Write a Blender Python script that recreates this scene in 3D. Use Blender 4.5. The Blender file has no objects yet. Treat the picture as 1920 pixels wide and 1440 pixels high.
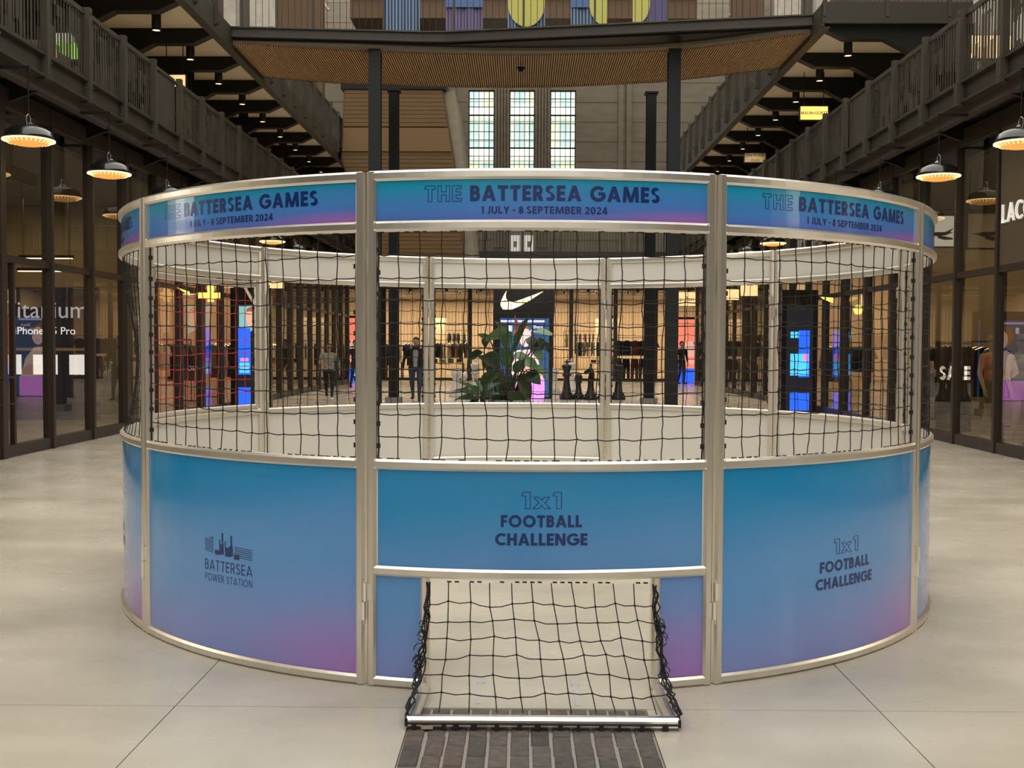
import bpy, math, random
from mathutils import Vector, Matrix
random.seed(7)
sc = bpy.context.scene
COL = sc.collection
R_ = math.radians

# ------------------------------------------------------------------ camera
F = 2083.0
pit, yaw, roll = math.atan(73 / F), math.atan(18 / F), R_(.25)
fw = Vector((-math.sin(yaw) * math.cos(pit), math.cos(yaw) * math.cos(pit), -math.sin(pit)))
rt0 = Vector((math.cos(yaw), math.sin(yaw), 0)); up0 = rt0.cross(fw)
rt = rt0 * math.cos(roll) + up0 * math.sin(roll)
up = up0 * math.cos(roll) - rt0 * math.sin(roll)
cam = bpy.data.cameras.new('camera'); camo = bpy.data.objects.new('camera', cam); COL.objects.link(camo)
cam.sensor_width = 36; cam.lens = F / 1920 * 36; cam.clip_end = 300; cam.clip_start = .05
M = Matrix((rt, up, -fw)).transposed().to_4x4(); M.translation = (0, 0, 1.6)
camo.matrix_world = M
sc.camera = camo

# ------------------------------------------------------------------ sky and exposure
w = bpy.data.worlds.new('sky'); sc.world = w; w.use_nodes = True
bg = w.node_tree.nodes['Background']
bg.inputs[0].default_value = (1.0, .955, .87, 1); bg.inputs[1].default_value = 1.3
vs = sc.view_settings
vs.view_transform = 'Standard'; vs.look = 'None'; vs.gamma = 1; vs.exposure = 0.95; vs.use_curve_mapping = False
sc.cycles.use_denoising = True
sc.cycles.caustics_reflective = False; sc.cycles.caustics_refractive = False
sc.cycles.sample_clamp_indirect = 4
sc.cycles.max_bounces = 8; sc.cycles.transparent_max_bounces = 24

# ------------------------------------------------------------------ helpers
def lin(r, g, b):
    f = lambda c: c / 255 / 12.92 if c <= 10 else ((c / 255 + .055) / 1.055) ** 2.4
    return (f(r), f(g), f(b))

def tag(o, label=None, cat=None, group=None, kind=None):
    if label: o['label'] = label
    if cat: o['category'] = cat
    if group: o['group'] = group
    if kind: o['kind'] = kind
    return o

def root(name, loc, label=None, cat=None, group=None, rz=0, kind=None):
    o = bpy.data.objects.new(name, None); COL.objects.link(o)
    o.location = loc; o.rotation_euler = (0, 0, rz); o.empty_display_size = .1
    return tag(o, label, cat, group, kind)

def place(mesh, name, parent=None, world=False, loc=None, rz=0):
    o = bpy.data.objects.new(name, mesh); COL.objects.link(o)
    if parent is not None:
        o.parent = parent
        if world: o.matrix_parent_inverse = Matrix.Translation(-Vector(parent.location))
    if loc is not None: o.location = loc
    if rz: o.rotation_euler = (0, 0, rz)
    return o

def copy_tree(o, parent=None):
    c = o.copy(); COL.objects.link(c); c.parent = parent
    for ch in list(o.children): copy_tree(ch, c)
    return c

class MB:
    def __init__(s): s.v = []; s.f = []; s.m = []; s.uv = None
    def add(s, vs_, fs, mi=0):
        b = len(s.v); s.v += [tuple(q) for q in vs_]
        for f in fs: s.f.append(tuple(b + i for i in f)); s.m.append(mi)
        return s
    def box(s, x0, x1, y0, y1, z0, z1, mi=0):
        return s.add([(x0,y0,z0),(x1,y0,z0),(x1,y1,z0),(x0,y1,z0),(x0,y0,z1),(x1,y0,z1),(x1,y1,z1),(x0,y1,z1)],
              [(3,2,1,0),(4,5,6,7),(0,1,5,4),(1,2,6,5),(2,3,7,6),(3,0,4,7)], mi)
    def cbox(s, c, sx, sy, sz, mi=0):
        return s.box(c[0]-sx/2, c[0]+sx/2, c[1]-sy/2, c[1]+sy/2, c[2]-sz/2, c[2]+sz/2, mi)
    def bbox_(s, x0, x1, y0, y1, z0, z1, b=.008, mi=0):   # box with a chamfered top edge
        n = len(s.v)
        return s.add([(x0,y0,z0),(x1,y0,z0),(x1,y1,z0),(x0,y1,z0),(x0,y0,z1-b),(x1,y0,z1-b),(x1,y1,z1-b),(x0,y1,z1-b),
                      (x0+b,y0+b,z1),(x1-b,y0+b,z1),(x1-b,y1-b,z1),(x0+b,y1-b,z1)],
              [(3,2,1,0),(0,1,5,4),(1,2,6,5),(2,3,7,6),(3,0,4,7),(4,5,9,8),(5,6,10,9),(6,7,11,10),(7,4,8,11),(8,9,10,11)], mi)
    def prism(s, poly, fn, a, b, mi=0):
        n = len(poly)
        vs_ = [fn(p, q, a) for p, q in poly] + [fn(p, q, b) for p, q in poly]
        fs = [tuple(range(n))[::-1], tuple(range(n, 2 * n))] + [(i, (i + 1) % n, n + (i + 1) % n, n + i) for i in range(n)]
        return s.add(vs_, fs, mi)
    def tube(s, pts, r, n=6, cap=True, mi=0):
        pts = [Vector(p) for p in pts]; N = len(pts)
        rs = r if isinstance(r, (list, tuple)) else [r] * N
        rings = []; prev = None
        for i, p in enumerate(pts):
            t = (pts[min(i + 1, N - 1)] - pts[max(i - 1, 0)])
            if t.length < 1e-9: t = Vector((0, 0, 1))
            t.normalize()
            if prev is None:
                a = Vector((0, 0, 1)) if abs(t.z) < .9 else Vector((1, 0, 0))
                u = t.cross(a).normalized()
            else:
                u = prev - t * prev.dot(t)
                if u.length < 1e-6: u = t.orthogonal()
                u.normalize()
            prev = u; v = t.cross(u)
            rings.append([p + (u * math.cos(2 * math.pi * k / n) + v * math.sin(2 * math.pi * k / n)) * rs[i] for k in range(n)])
        vs_ = [q for rg in rings for q in rg]; fs = []
        for i in range(N - 1):
            for k in range(n):
                fs.append((i*n+k, i*n+(k+1) % n, (i+1)*n+(k+1) % n, (i+1)*n+k))
        if cap: fs += [tuple(range(n))[::-1], tuple((N-1)*n+k for k in range(n))]
        return s.add(vs_, fs, mi)
    def lathe(s, prof, n=16, c=(0, 0, 0), mi=0):
        vs_ = []; fs = []
        for r, z in prof:
            for k in range(n):
                a = 2 * math.pi * k / n; vs_.append((c[0] + r*math.cos(a), c[1] + r*math.sin(a), c[2] + z))
        for i in range(len(prof) - 1):
            for k in range(n): fs.append((i*n+k, i*n+(k+1) % n, (i+1)*n+(k+1) % n, (i+1)*n+k))
        return s.add(vs_, fs, mi)
    def mesh(s, name, mats, smooth=False):
        me = bpy.data.meshes.new(name)
        me.from_pydata(s.v, [], s.f)
        for m in (mats if isinstance(mats, (list, tuple)) else [mats]): me.materials.append(MAT[m] if isinstance(m, str) else m)
        if any(s.m): me.polygons.foreach_set('material_index', s.m)
        if smooth: me.polygons.foreach_set('use_smooth', [True] * len(me.polygons))
        if s.uv:
            l = me.uv_layers.new(name='UVMap')
            for lp in me.loops: l.data[lp.index].uv = s.uv[lp.vertex_index]
        me.update()
        return me
    def build(s, name, mats, parent=None, world=True, smooth=False, loc=None):
        return place(s.mesh(name, mats, smooth), name, parent, world, loc)

def text_mesh(body, size, material, extrude=.002, align='CENTER', aligny='BOTTOM_BASELINE'):
    c = bpy.data.curves.new('lettering', 'FONT'); c.body = body; c.size = size; c.align_x = align; c.align_y = aligny; c.extrude = extrude
    o = bpy.data.objects.new('lettering', c); COL.objects.link(o)
    me = bpy.data.meshes.new_from_object(o.evaluated_get(bpy.context.evaluated_depsgraph_get())); bpy.data.objects.remove(o)
    me.materials.clear(); me.materials.append(MAT[material]); return me
def local(b, o): b.v = [(x-o[0], y-o[1], z-o[2]) for x, y, z in b.v]; return b

FIRST = ['first', 'second', 'third', 'fourth', 'fifth', 'sixth', 'seventh', 'eighth', 'ninth', 'tenth', 'eleventh', 'twelfth']
ORD = ['nearest', 'second', 'third', 'fourth', 'fifth', 'sixth', 'seventh', 'eighth', 'ninth', 'tenth', 'eleventh', 'twelfth', 'thirteenth', 'fourteenth', 'fifteenth']

# ------------------------------------------------------------------ materials
MAT = {}
def mat(name, col=(.5, .5, .5), rough=.5, metal=0, emit=None, es=1, spec=.5, noise=None, bump=None, coat=0):
    m = bpy.data.materials.new(name); m.use_nodes = True; MAT[name] = m
    nt = m.node_tree; b = nt.nodes['Principled BSDF']
    b.inputs['Base Color'].default_value = (*col, 1); b.inputs['Roughness'].default_value = rough
    b.inputs['Metallic'].default_value = metal; b.inputs['Specular IOR Level'].default_value = spec
    b.inputs['Coat Weight'].default_value = coat; b.inputs['Coat Roughness'].default_value = .05
    if emit:
        b.inputs['Emission Color'].default_value = (*emit, 1); b.inputs['Emission Strength'].default_value = es
    if noise or bump:
        tc = nt.nodes.new('ShaderNodeTexCoord'); mp = nt.nodes.new('ShaderNodeMapping')
        nt.links.new(tc.outputs['Object'], mp.inputs[0])
    if noise:  # (scale, second colour, stretch vector)
        n = nt.nodes.new('ShaderNodeTexNoise'); n.inputs['Scale'].default_value = noise[0]; n.inputs['Detail'].default_value = 6
        mp.inputs['Scale'].default_value = noise[2] if len(noise) > 2 else (1, 1, 1)
        nt.links.new(mp.outputs[0], n.inputs['Vector'])
        r = nt.nodes.new('ShaderNodeValToRGB'); r.color_ramp.elements[0].position = .35; r.color_ramp.elements[1].position = .65
        r.color_ramp.elements[0].color = (*col, 1); r.color_ramp.elements[1].color = (*noise[1], 1)
        nt.links.new(n.outputs[0], r.inputs[0]); nt.links.new(r.outputs[0], b.inputs['Base Color'])
    if bump:
        n2 = nt.nodes.new('ShaderNodeTexNoise'); n2.inputs['Scale'].default_value = bump[0]
        nt.links.new(mp.outputs[0], n2.inputs['Vector'])
        bp = nt.nodes.new('ShaderNodeBump'); bp.inputs['Strength'].default_value = bump[1]; bp.inputs['Distance'].default_value = .01
        nt.links.new(n2.outputs[0], bp.inputs['Height']); nt.links.new(bp.outputs[0], b.inputs['Normal'])
    return m

mat('concrete_floor', (.60, .555, .47), .3, noise=(.8, (.50, .46, .385)), spec=.5)
def floor_detail():
    nt = MAT['concrete_floor'].node_tree; b = nt.nodes['Principled BSDF']
    tc = nt.nodes.new('ShaderNodeTexCoord')
    mp = nt.nodes.new('ShaderNodeMapping'); mp.inputs['Scale'].default_value = (1, 1.35, 1); mp.inputs['Rotation'].default_value = (0, 0, .25)
    geo = nt.nodes.new('ShaderNodeNewGeometry'); nt.links.new(geo.outputs['Position'], mp.inputs[0])
    def N(scale, det=8, dist=0):
        n = nt.nodes.new('ShaderNodeTexNoise'); n.inputs['Scale'].default_value = scale; n.inputs['Detail'].default_value = det
        n.inputs['Distortion'].default_value = dist; nt.links.new(mp.outputs[0], n.inputs['Vector']); return n
    big = N(.75, 4, 0); fine = N(2.0, 3, 0)
    def ramp(n, p0, p1, c0, c1):
        r = nt.nodes.new('ShaderNodeValToRGB'); e = r.color_ramp.elements
        e[0].position = p0; e[1].position = p1; e[0].color = (*c0, 1); e[1].color = (*c1, 1)
        nt.links.new(n.outputs[0], r.inputs[0]); return r
    r1 = ramp(big, .28, .74, (.41, .375, .31), (.64, .59, .50))
    r2 = ramp(fine, .2, .8, (.95, .95, .95), (1.03, 1.03, 1.02))
    mx = nt.nodes.new('ShaderNodeMix'); mx.data_type = 'RGBA'; mx.blend_type = 'MULTIPLY'; mx.inputs[0].default_value = 1
    nt.links.new(r1.outputs[0], mx.inputs[6]); nt.links.new(r2.outputs[0], mx.inputs[7])
    nt.links.new(mx.outputs[2], b.inputs['Base Color'])
    rr = ramp(fine, .3, .75, (.25, .25, .25), (.29, .29, .29)); nt.links.new(rr.outputs[0], b.inputs['Roughness'])
floor_detail()
mat('joint', (.05, .045, .04), .9)
mat('mortar', (.30, .27, .235), .9, bump=(60, .3))
m_ = mat('brick', (.085, .073, .063), .75, bump=(45, .5))
def brick_var():
    nt = m_.node_tree; b = nt.nodes['Principled BSDF']
    oi = nt.nodes.new('ShaderNodeObjectInfo'); r = nt.nodes.new('ShaderNodeValToRGB')
    e = r.color_ramp.elements; e[0].color = (.06, .054, .048, 1); e[1].color = (.12, .10, .088, 1)
    e.new(.5).color = (.10, .09, .08, 1); e.new(.85).color = (.105, .078, .068, 1)
    nt.links.new(oi.outputs['Random'], r.inputs[0])
    n = nt.nodes.new('ShaderNodeTexNoise'); n.inputs['Scale'].default_value = 25; n.inputs['Detail'].default_value = 8
    geo = nt.nodes.new('ShaderNodeNewGeometry'); nt.links.new(geo.outputs['Position'], n.inputs['Vector'])
    mx = nt.nodes.new('ShaderNodeMix'); mx.data_type = 'RGBA'; mx.blend_type = 'OVERLAY'; mx.inputs[0].default_value = .7
    nt.links.new(r.outputs[0], mx.inputs[6]); nt.links.new(n.outputs[0], mx.inputs[7]); nt.links.new(mx.outputs[2], b.inputs['Base Color'])
brick_var()
mat('aluminium', (.90, .86, .78), .36, 1, noise=(6, (.82, .78, .70), (1, 1, .25)))
mat('bright_aluminium', (.93, .90, .84), .28, 1)
mat('white_board', (.80, .78, .72), .45)
mat('rope', (.012, .011, .011), .75)
mat('red_rope', (.45, .03, .03), .7)
mat('print_ink', (.004, .028, .15), .3, coat=.25)
mat('dark_steel', (.007, .0068, .0065), .5, spec=.3)
mat('column_steel', (.010, .0125, .014), .5, spec=.35)
mat('soffit_lip', (.22, .185, .14), .7)
mat('concrete_joint', (.25, .22, .17), .9)
mat('wood_smooth', (.20, .115, .042), .6)
mat('rail_steel', (.060, .050, .035), .5, noise=(3, (.048, .040, .028)))
mat('fascia_steel', (.042, .035, .024), .5, noise=(2, (.034, .028, .019)))
mat('mullion', (.035, .026, .019), .42)
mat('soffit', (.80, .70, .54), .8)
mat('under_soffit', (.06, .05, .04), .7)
mat('wood_slat', (.62, .40, .21), .6, noise=(3, (.52, .33, .165), (8, .4, 8)))
mat('wood_panel', (.175, .100, .035), .65, noise=(2, (.145, .082, .027), (.3, 1, 6)))
mat('wood_dark', (.12, .07, .035), .65)
mat('concrete_wall', (.34, .295, .225), .85, noise=(1.2, (.28, .245, .185), (1, 1, 3)), bump=(12, .2))
mat('stone_white', (.62, .58, .50), .8, noise=(3, (.5, .47, .41)))
mat('lamp_black', (.012, .012, .013), .18, coat=.6)
mat('lamp_glow', (.6, .35, .12), .5, emit=(1, .42, .08), es=.42)
mat('lamp_white', (.9, .8, .6), .5, emit=(1, .66, .25), es=1.6)
mat('downlight_glow', (.9, .8, .6), .5, emit=(1, .70, .34), es=3)
mat('strip_glow', (.9, .85, .7), .5, emit=(1, .88, .66), es=2.2)
mat('shop_floor', (.30, .25, .19), .35)
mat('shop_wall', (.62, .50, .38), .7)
mat('shop_slat', (.78, .62, .47), .6)
mat('shop_ceiling', (.16, .145, .135), .8)
mat('shop_wall_dimmed', (.30, .25, .16), .7)  # shop wall colour darkened for the dimly lit near shops
mat('shop_dark', (.04, .032, .026), .6)
mat('sign_yellow', (.22, .16, .04), .5, emit=(1, .68, .14), es=.7)
mat('sign_warm', (.9, .7, .4), .5, emit=(1, .62, .27), es=.5)
mat('sign_cream', (.42, .37, .28), .6)
mat('sign_white', (.85, .85, .85), .5, emit=(1, .95, .85), es=.2)
mat('sign_green', (.3, .6, .1), .5, emit=(.25, .6, .07), es=.45)
mat('exit_green', (.3, .8, .5), .5, emit=(.5, 1, .75), es=1.2)
mat('swoosh_glow', (1, .9, .6), .5, emit=(1, .78, .36), es=1.5)
mat('black_gloss', (.012, .011, .011), .2)
mat('screen_navy', (.01, .02, .05), .2, emit=(.035, .11, .25), es=0.495)
mat('screen_dark', (.01, .01, .012), .2, emit=(.012, .012, .016), es=0.550)
mat('screen_blue', (.02, .1, .8), .2, emit=(.015, .09, 1.0), es=0.825)
mat('screen_cyan', (.05, .5, .9), .2, emit=(.06, .42, 1.0), es=0.770)
mat('screen_teal', (.2, .5, .5), .2, emit=(.22, .48, .50), es=0.440)
mat('screen_skin', (.8, .5, .4), .2, emit=(.80, .42, .33), es=0.413)
mat('screen_skin_light', (.8, .6, .6), .2, emit=(.95, .66, .62), es=0.468)
mat('screen_pink', (.9, .3, .2), .2, emit=(1, .22, .14), es=0.468)
mat('screen_magenta', (.8, .3, .8), .2, emit=(.75, .27, .95), es=0.605)
mat('screen_lilac', (.7, .6, .9), .2, emit=(.62, .55, 1.0), es=0.550)
mat('screen_hair', (.4, .15, .05), .2, emit=(.42, .14, .05), es=0.330)
mat('screen_white', (.9, .9, .95), .2, emit=(.9, .92, 1), es=0.550)
mat('screen_grey', (.4, .4, .5), .2, emit=(.42, .42, .5), es=0.495)
mat('screen_rose', (.9, .3, .6), .2, emit=(.95, .22, .62), es=0.495)
mat('leaf', (.06, .14, .055), .38, noise=(4, (.085, .18, .07)))
mat('leaf_light', (.17, .28, .14), .4, noise=(4, (.13, .23, .10)))
mat('leaf_dark', (.022, .055, .022), .4)
mat('stem', (.05, .09, .03), .5)
mat('stem_brown', (.10, .045, .025), .6)
mat('flower', (.55, .17, .06), .5)
mat('planter', (.25, .24, .22), .7)
mat('soil', (.03, .02, .015), .95)
mat('chess_white', (.72, .70, .66), .4)
mat('chess_black', (.012, .012, .013), .35)
mat('tape', (.42, .42, .41), .5)
mat('skin', (.50, .30, .21), .55)
mat('hair', (.015, .011, .009), .6)
mat('hair_brown', (.05, .025, .015), .6)
mat('mannequin', (.50, .40, .29), .5)
for n_, c_ in dict(cloth_black=(.012, .011, .012), cloth_grey=(.36, .36, .35), cloth_navy=(.015, .02, .045), cloth_jean=(.035, .06, .11),
                   cloth_red=(.45, .03, .03), cloth_beige=(.42, .33, .22), cloth_white=(.7, .66, .6), cloth_pink=(.6, .28, .2),
                   cloth_burgundy=(.12, .02, .03), cloth_olive=(.18, .16, .07), shoe_white=(.7, .7, .68), shoe_black=(.02, .02, .02)).items():
    mat(n_, c_, .85)
mat('cloth_pattern', (.42, .40, .34), .85, noise=(28, (.16, .15, .13)))
mat('banner_yellow', (.62, .60, .16), .8)
mat('banner_purple', (.14, .12, .26), .8)
mat('banner_blue', (.11, .20, .42), .8)
def stripes(name, c0, c1, scale):
    m = mat(name, c0, .8); nt = m.node_tree; b = nt.nodes['Principled BSDF']
    tc = nt.nodes.new('ShaderNodeTexCoord'); wv = nt.nodes.new('ShaderNodeTexWave'); wv.bands_direction = 'X'
    wv.inputs['Scale'].default_value = scale; wv.inputs['Distortion'].default_value = .6; wv.inputs['Detail Scale'].default_value = .4
    nt.links.new(tc.outputs['Object'], wv.inputs['Vector'])
    r = nt.nodes.new('ShaderNodeValToRGB'); r.color_ramp.interpolation = 'CONSTANT'
    r.color_ramp.elements[0].color = (*c0, 1); r.color_ramp.elements[1].color = (*c1, 1); r.color_ramp.elements[1].position = .5
    nt.links.new(wv.outputs[1] if wv.outputs[0].type != 'RGBA' else wv.outputs[0], r.inputs[0]); nt.links.new(r.outputs[0], b.inputs['Base Color'])
stripes('banner_stripe_blue', (.045, .06, .12), (.22, .34, .52), 3.6)
stripes('banner_stripe_purple', (.10, .09, .18), (.21, .18, .33), 3.6)

def glass(name, ior, tint, rough=.0):
    m = bpy.data.materials.new(name); m.use_nodes = True; MAT[name] = m; nt = m.node_tree; nt.nodes.clear()
    o = nt.nodes.new('ShaderNodeOutputMaterial'); mx = nt.nodes.new('ShaderNodeMixShader')
    fr = nt.nodes.new('ShaderNodeFresnel'); fr.inputs[0].default_value = ior
    t = nt.nodes.new('ShaderNodeBsdfTransparent'); t.inputs[0].default_value = (*tint, 1)
    g = nt.nodes.new('ShaderNodeBsdfGlossy'); g.inputs['Roughness'].default_value = rough
    geo = nt.nodes.new('ShaderNodeNewGeometry'); inv = nt.nodes.new('ShaderNodeMath'); inv.operation = 'SUBTRACT'; inv.inputs[0].default_value = 1   # a sheet of glass: reflect on the face met first
    nt.links.new(geo.outputs['Backfacing'], inv.inputs[1]); ml = nt.nodes.new('ShaderNodeMath'); ml.operation = 'MULTIPLY'
    nt.links.new(fr.outputs[0], ml.inputs[0]); nt.links.new(inv.outputs[0], ml.inputs[1])
    nt.links.new(ml.outputs[0], mx.inputs[0]); nt.links.new(t.outputs[0], mx.inputs[1]); nt.links.new(g.outputs[0], mx.inputs[2])
    nt.links.new(mx.outputs[0], o.inputs[0])
glass('shop_glass', 1.9, (.88, .86, .80))
glass('window_glass', 1.45, (.93, .98, .94))

def print_mat(name, top, mid, low, corner, ku=1.5):
    m = mat(name, mid, .16, coat=.3); nt = m.node_tree; b = nt.nodes['Principled BSDF']
    uv = nt.nodes.new('ShaderNodeUVMap'); sp = nt.nodes.new('ShaderNodeSeparateXYZ'); nt.links.new(uv.outputs[0], sp.inputs[0])
    def math_(op, a, bb, clamp=False):
        n = nt.nodes.new('ShaderNodeMath'); n.operation = op; n.use_clamp = clamp
        for i, q in enumerate((a, bb)):
            if isinstance(q, (int, float)): n.inputs[i].default_value = q
            else: nt.links.new(q, n.inputs[i])
        return n.outputs[0]
    u, v = sp.outputs[0], sp.outputs[1]
    # slanted blend: the colour warms towards the lower right
    t = math_('ADD', math_('MULTIPLY', v, .95), math_('MULTIPLY', math_('SUBTRACT', .5, u), .22))
    r = nt.nodes.new('ShaderNodeValToRGB'); r.color_ramp.interpolation = 'EASE'; e = r.color_ramp.elements
    e[0].position = .05; e[0].color = (*low, 1); e[1].position = .95; e[1].color = (*top, 1); e.new(.48).color = (*mid, 1)
    nt.links.new(t, r.inputs[0])
    du = math_('MULTIPLY', math_('SUBTRACT', 1.0, u), ku)
    dist = math_('SQRT', math_('ADD', math_('MULTIPLY', du, du), math_('MULTIPLY', math_('MULTIPLY', v, v), 4.2)), 0)
    f = math_('SUBTRACT', 1.0, math_('DIVIDE', dist, .70), True)
    mx = nt.nodes.new('ShaderNodeMix'); mx.data_type = 'RGBA'
    nt.links.new(f, mx.inputs[0]); nt.links.new(r.outputs[0], mx.inputs[6]); mx.inputs[7].default_value = (*corner, 1)
    nt.links.new(mx.outputs[2], b.inputs['Base Color'])
print_mat('skirt_print', (.012, .265, .60), (.10, .30, .66), (.21, .27, .62), (.37, .17, .54))
print_mat('banner_print', (.016, .34, .58), (.06, .25, .64), (.10, .19, .62), (.45, .16, .54), 1.7)

# ------------------------------------------------------------------ floor
WX = 7.18           # shop front plane on either side
YB, YE = -22.0, 50.0
fl = root('floor', (0, 0, 0), 'pale polished concrete floor of the hall with fine joints', 'floor', kind='structure')
MB().box(-14, 14, YB, 60, -.3, -.012).build('floor_bed', 'joint', fl)
xs = [-12.5, -1.523, 1.578, 12.5]
ys = [YB, -7.2, -1.2, 4.842, 11.3, 17.5, 23.7, 29.9, 36.1, 42.3, 60]
g = .005
for j in range(len(ys) - 1):
    for i in range(3):
        x0, x1, y0, y1 = xs[i] + g/2, xs[i+1] - g/2, ys[j] + g/2, ys[j+1] - g/2
        if i == 1 and j == 2:   # the brick strip runs down the middle of this bay
            MB().box(x0, -.474, y0, y1, -.1, 0).build('floor_slab', 'concrete_floor', fl)
            MB().box(.556, x1, y0, y1, -.1, 0).build('floor_slab', 'concrete_floor', fl)
            continue
        MB().box(x0, x1, y0, y1, -.1, 0).build('floor_slab', 'concrete_floor', fl)

bp_ = root('brick_path', (.041, 4.2, 0), 'strip of dark brick pavers set in the floor before the goal', 'brick paving', kind='structure')
MB().box(-.472, .554, -1.19, 4.838, -.1, -.008).build('mortar_bed', 'mortar', bp_)
bw, bl = 1.026 / 12, .222
for c in range(12):
    x0 = -.472 + c * bw
    y = 4.836 - (bl / 2 if c % 2 else 0) - bl
    if c % 2: MB().bbox_(x0+.006, x0+bw-.006, 4.838 - bl/2 + .006, 4.832, -.06, -.001, .005).build('brick', 'brick', bp_)
    k = 0
    while y > 3.2:
        dz = random.uniform(-.0025, .0015); j = random.uniform(-.003, .003)
        MB().bbox_(x0+.006+j, x0+bw-.006+j, y+.005, y+bl-.005, -.06, -.001+dz, .005).build('brick', 'brick', bp_)
        y -= bl

# ------------------------------------------------------------------ cage of ten curved panels
CX, CY, CR = .025, 7.70, 2.654
CR_ = CR
DL = 1.5
HALF = R_(18) - .0065 / CR
def cyl(r, a, z): return (r * math.sin(a), CR_ - r * math.cos(a), z)   # panel-local: origin at its outer mid base

def sweep_arc(b, zc, rc, a0, a1, h=.048, d=.048, ch=.011, n=18, mi=0):
    hh, dd = h / 2, d / 2
    prof = [(dd, -hh+ch), (dd, hh-ch), (dd-ch, hh), (-dd+ch, hh), (-dd, hh-ch), (-dd, -hh+ch), (-dd+ch, -hh), (dd-ch, -hh)]
    vs_ = []; fs = []; m = len(prof)
    for i in range(n + 1):
        a = a0 + (a1 - a0) * i / n
        for pr, pz in prof: vs_.append(cyl(rc + pr, a, zc + pz))
    for i in range(n):
        for k in range(m): fs.append((i*m+k, i*m+(k+1) % m, (i+1)*m+(k+1) % m, (i+1)*m+k))
    fs += [tuple(range(m)), tuple(n*m+k for k in range(m))[::-1]]
    b.add(vs_, fs, mi); return b
def post_at(b, a, z0, z1, wd=.046, d=.048, ch=.011, rc=CR-.024):
    # octagonal upright whose centre lies at angle a
    c = cyl(rc, a, 0); ca, sa = math.cos(a), math.sin(a); hw, hd = wd/2, d/2
    prof = [(-hw, -hd+ch), (-hw+ch, -hd), (hw-ch, -hd), (hw, -hd+ch), (hw, hd-ch), (hw-ch, hd), (-hw+ch, hd), (-hw, hd-ch)]
    P_ = lambda p, q, z: (c[0] + p*ca - q*sa, c[1] + p*sa + q*ca, z)
    b.prism(prof, P_, z0, z1); return b

FZ = dict(top=2.376, ban=2.1445, mid=1.044, goal=.545, bot=.024)
PA = HALF - .023 / CR         # angle of post centres
IA = HALF - .046 / CR         # inner edge of posts
RB = CR - .017                # outer face of printed boards

def board(name, mats, a0, a1, z0, z1, uvr, parent, n=18):
    # curved sheet: outer face printed, inner face white
    b = MB(); b.uv = []
    for i in range(n + 1):
        a = a0 + (a1 - a0) * i / n; t = i / n
        u = uvr[0] + (uvr[1] - uvr[0]) * t
        for r, z, v in ((RB, z0, uvr[2]), (RB, z1, uvr[3]), (RB-.008, z0, uvr[2]), (RB-.008, z1, uvr[3])):
            b.v.append(cyl(r, a, z)); b.uv.append((u, v))
    for i in range(n):
        p, q = i*4, i*4+4
        for f, m in (((p, q, q+1, p+1), 0), ((p+2, p+3, q+3, q+2), 1), ((p+1, q+1, q+3, p+3), 1), ((p, p+2, q+2, q), 1)):
            b.f.append(f); b.m.append(m)
    return b.build(name, mats, parent, world=False)

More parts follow.
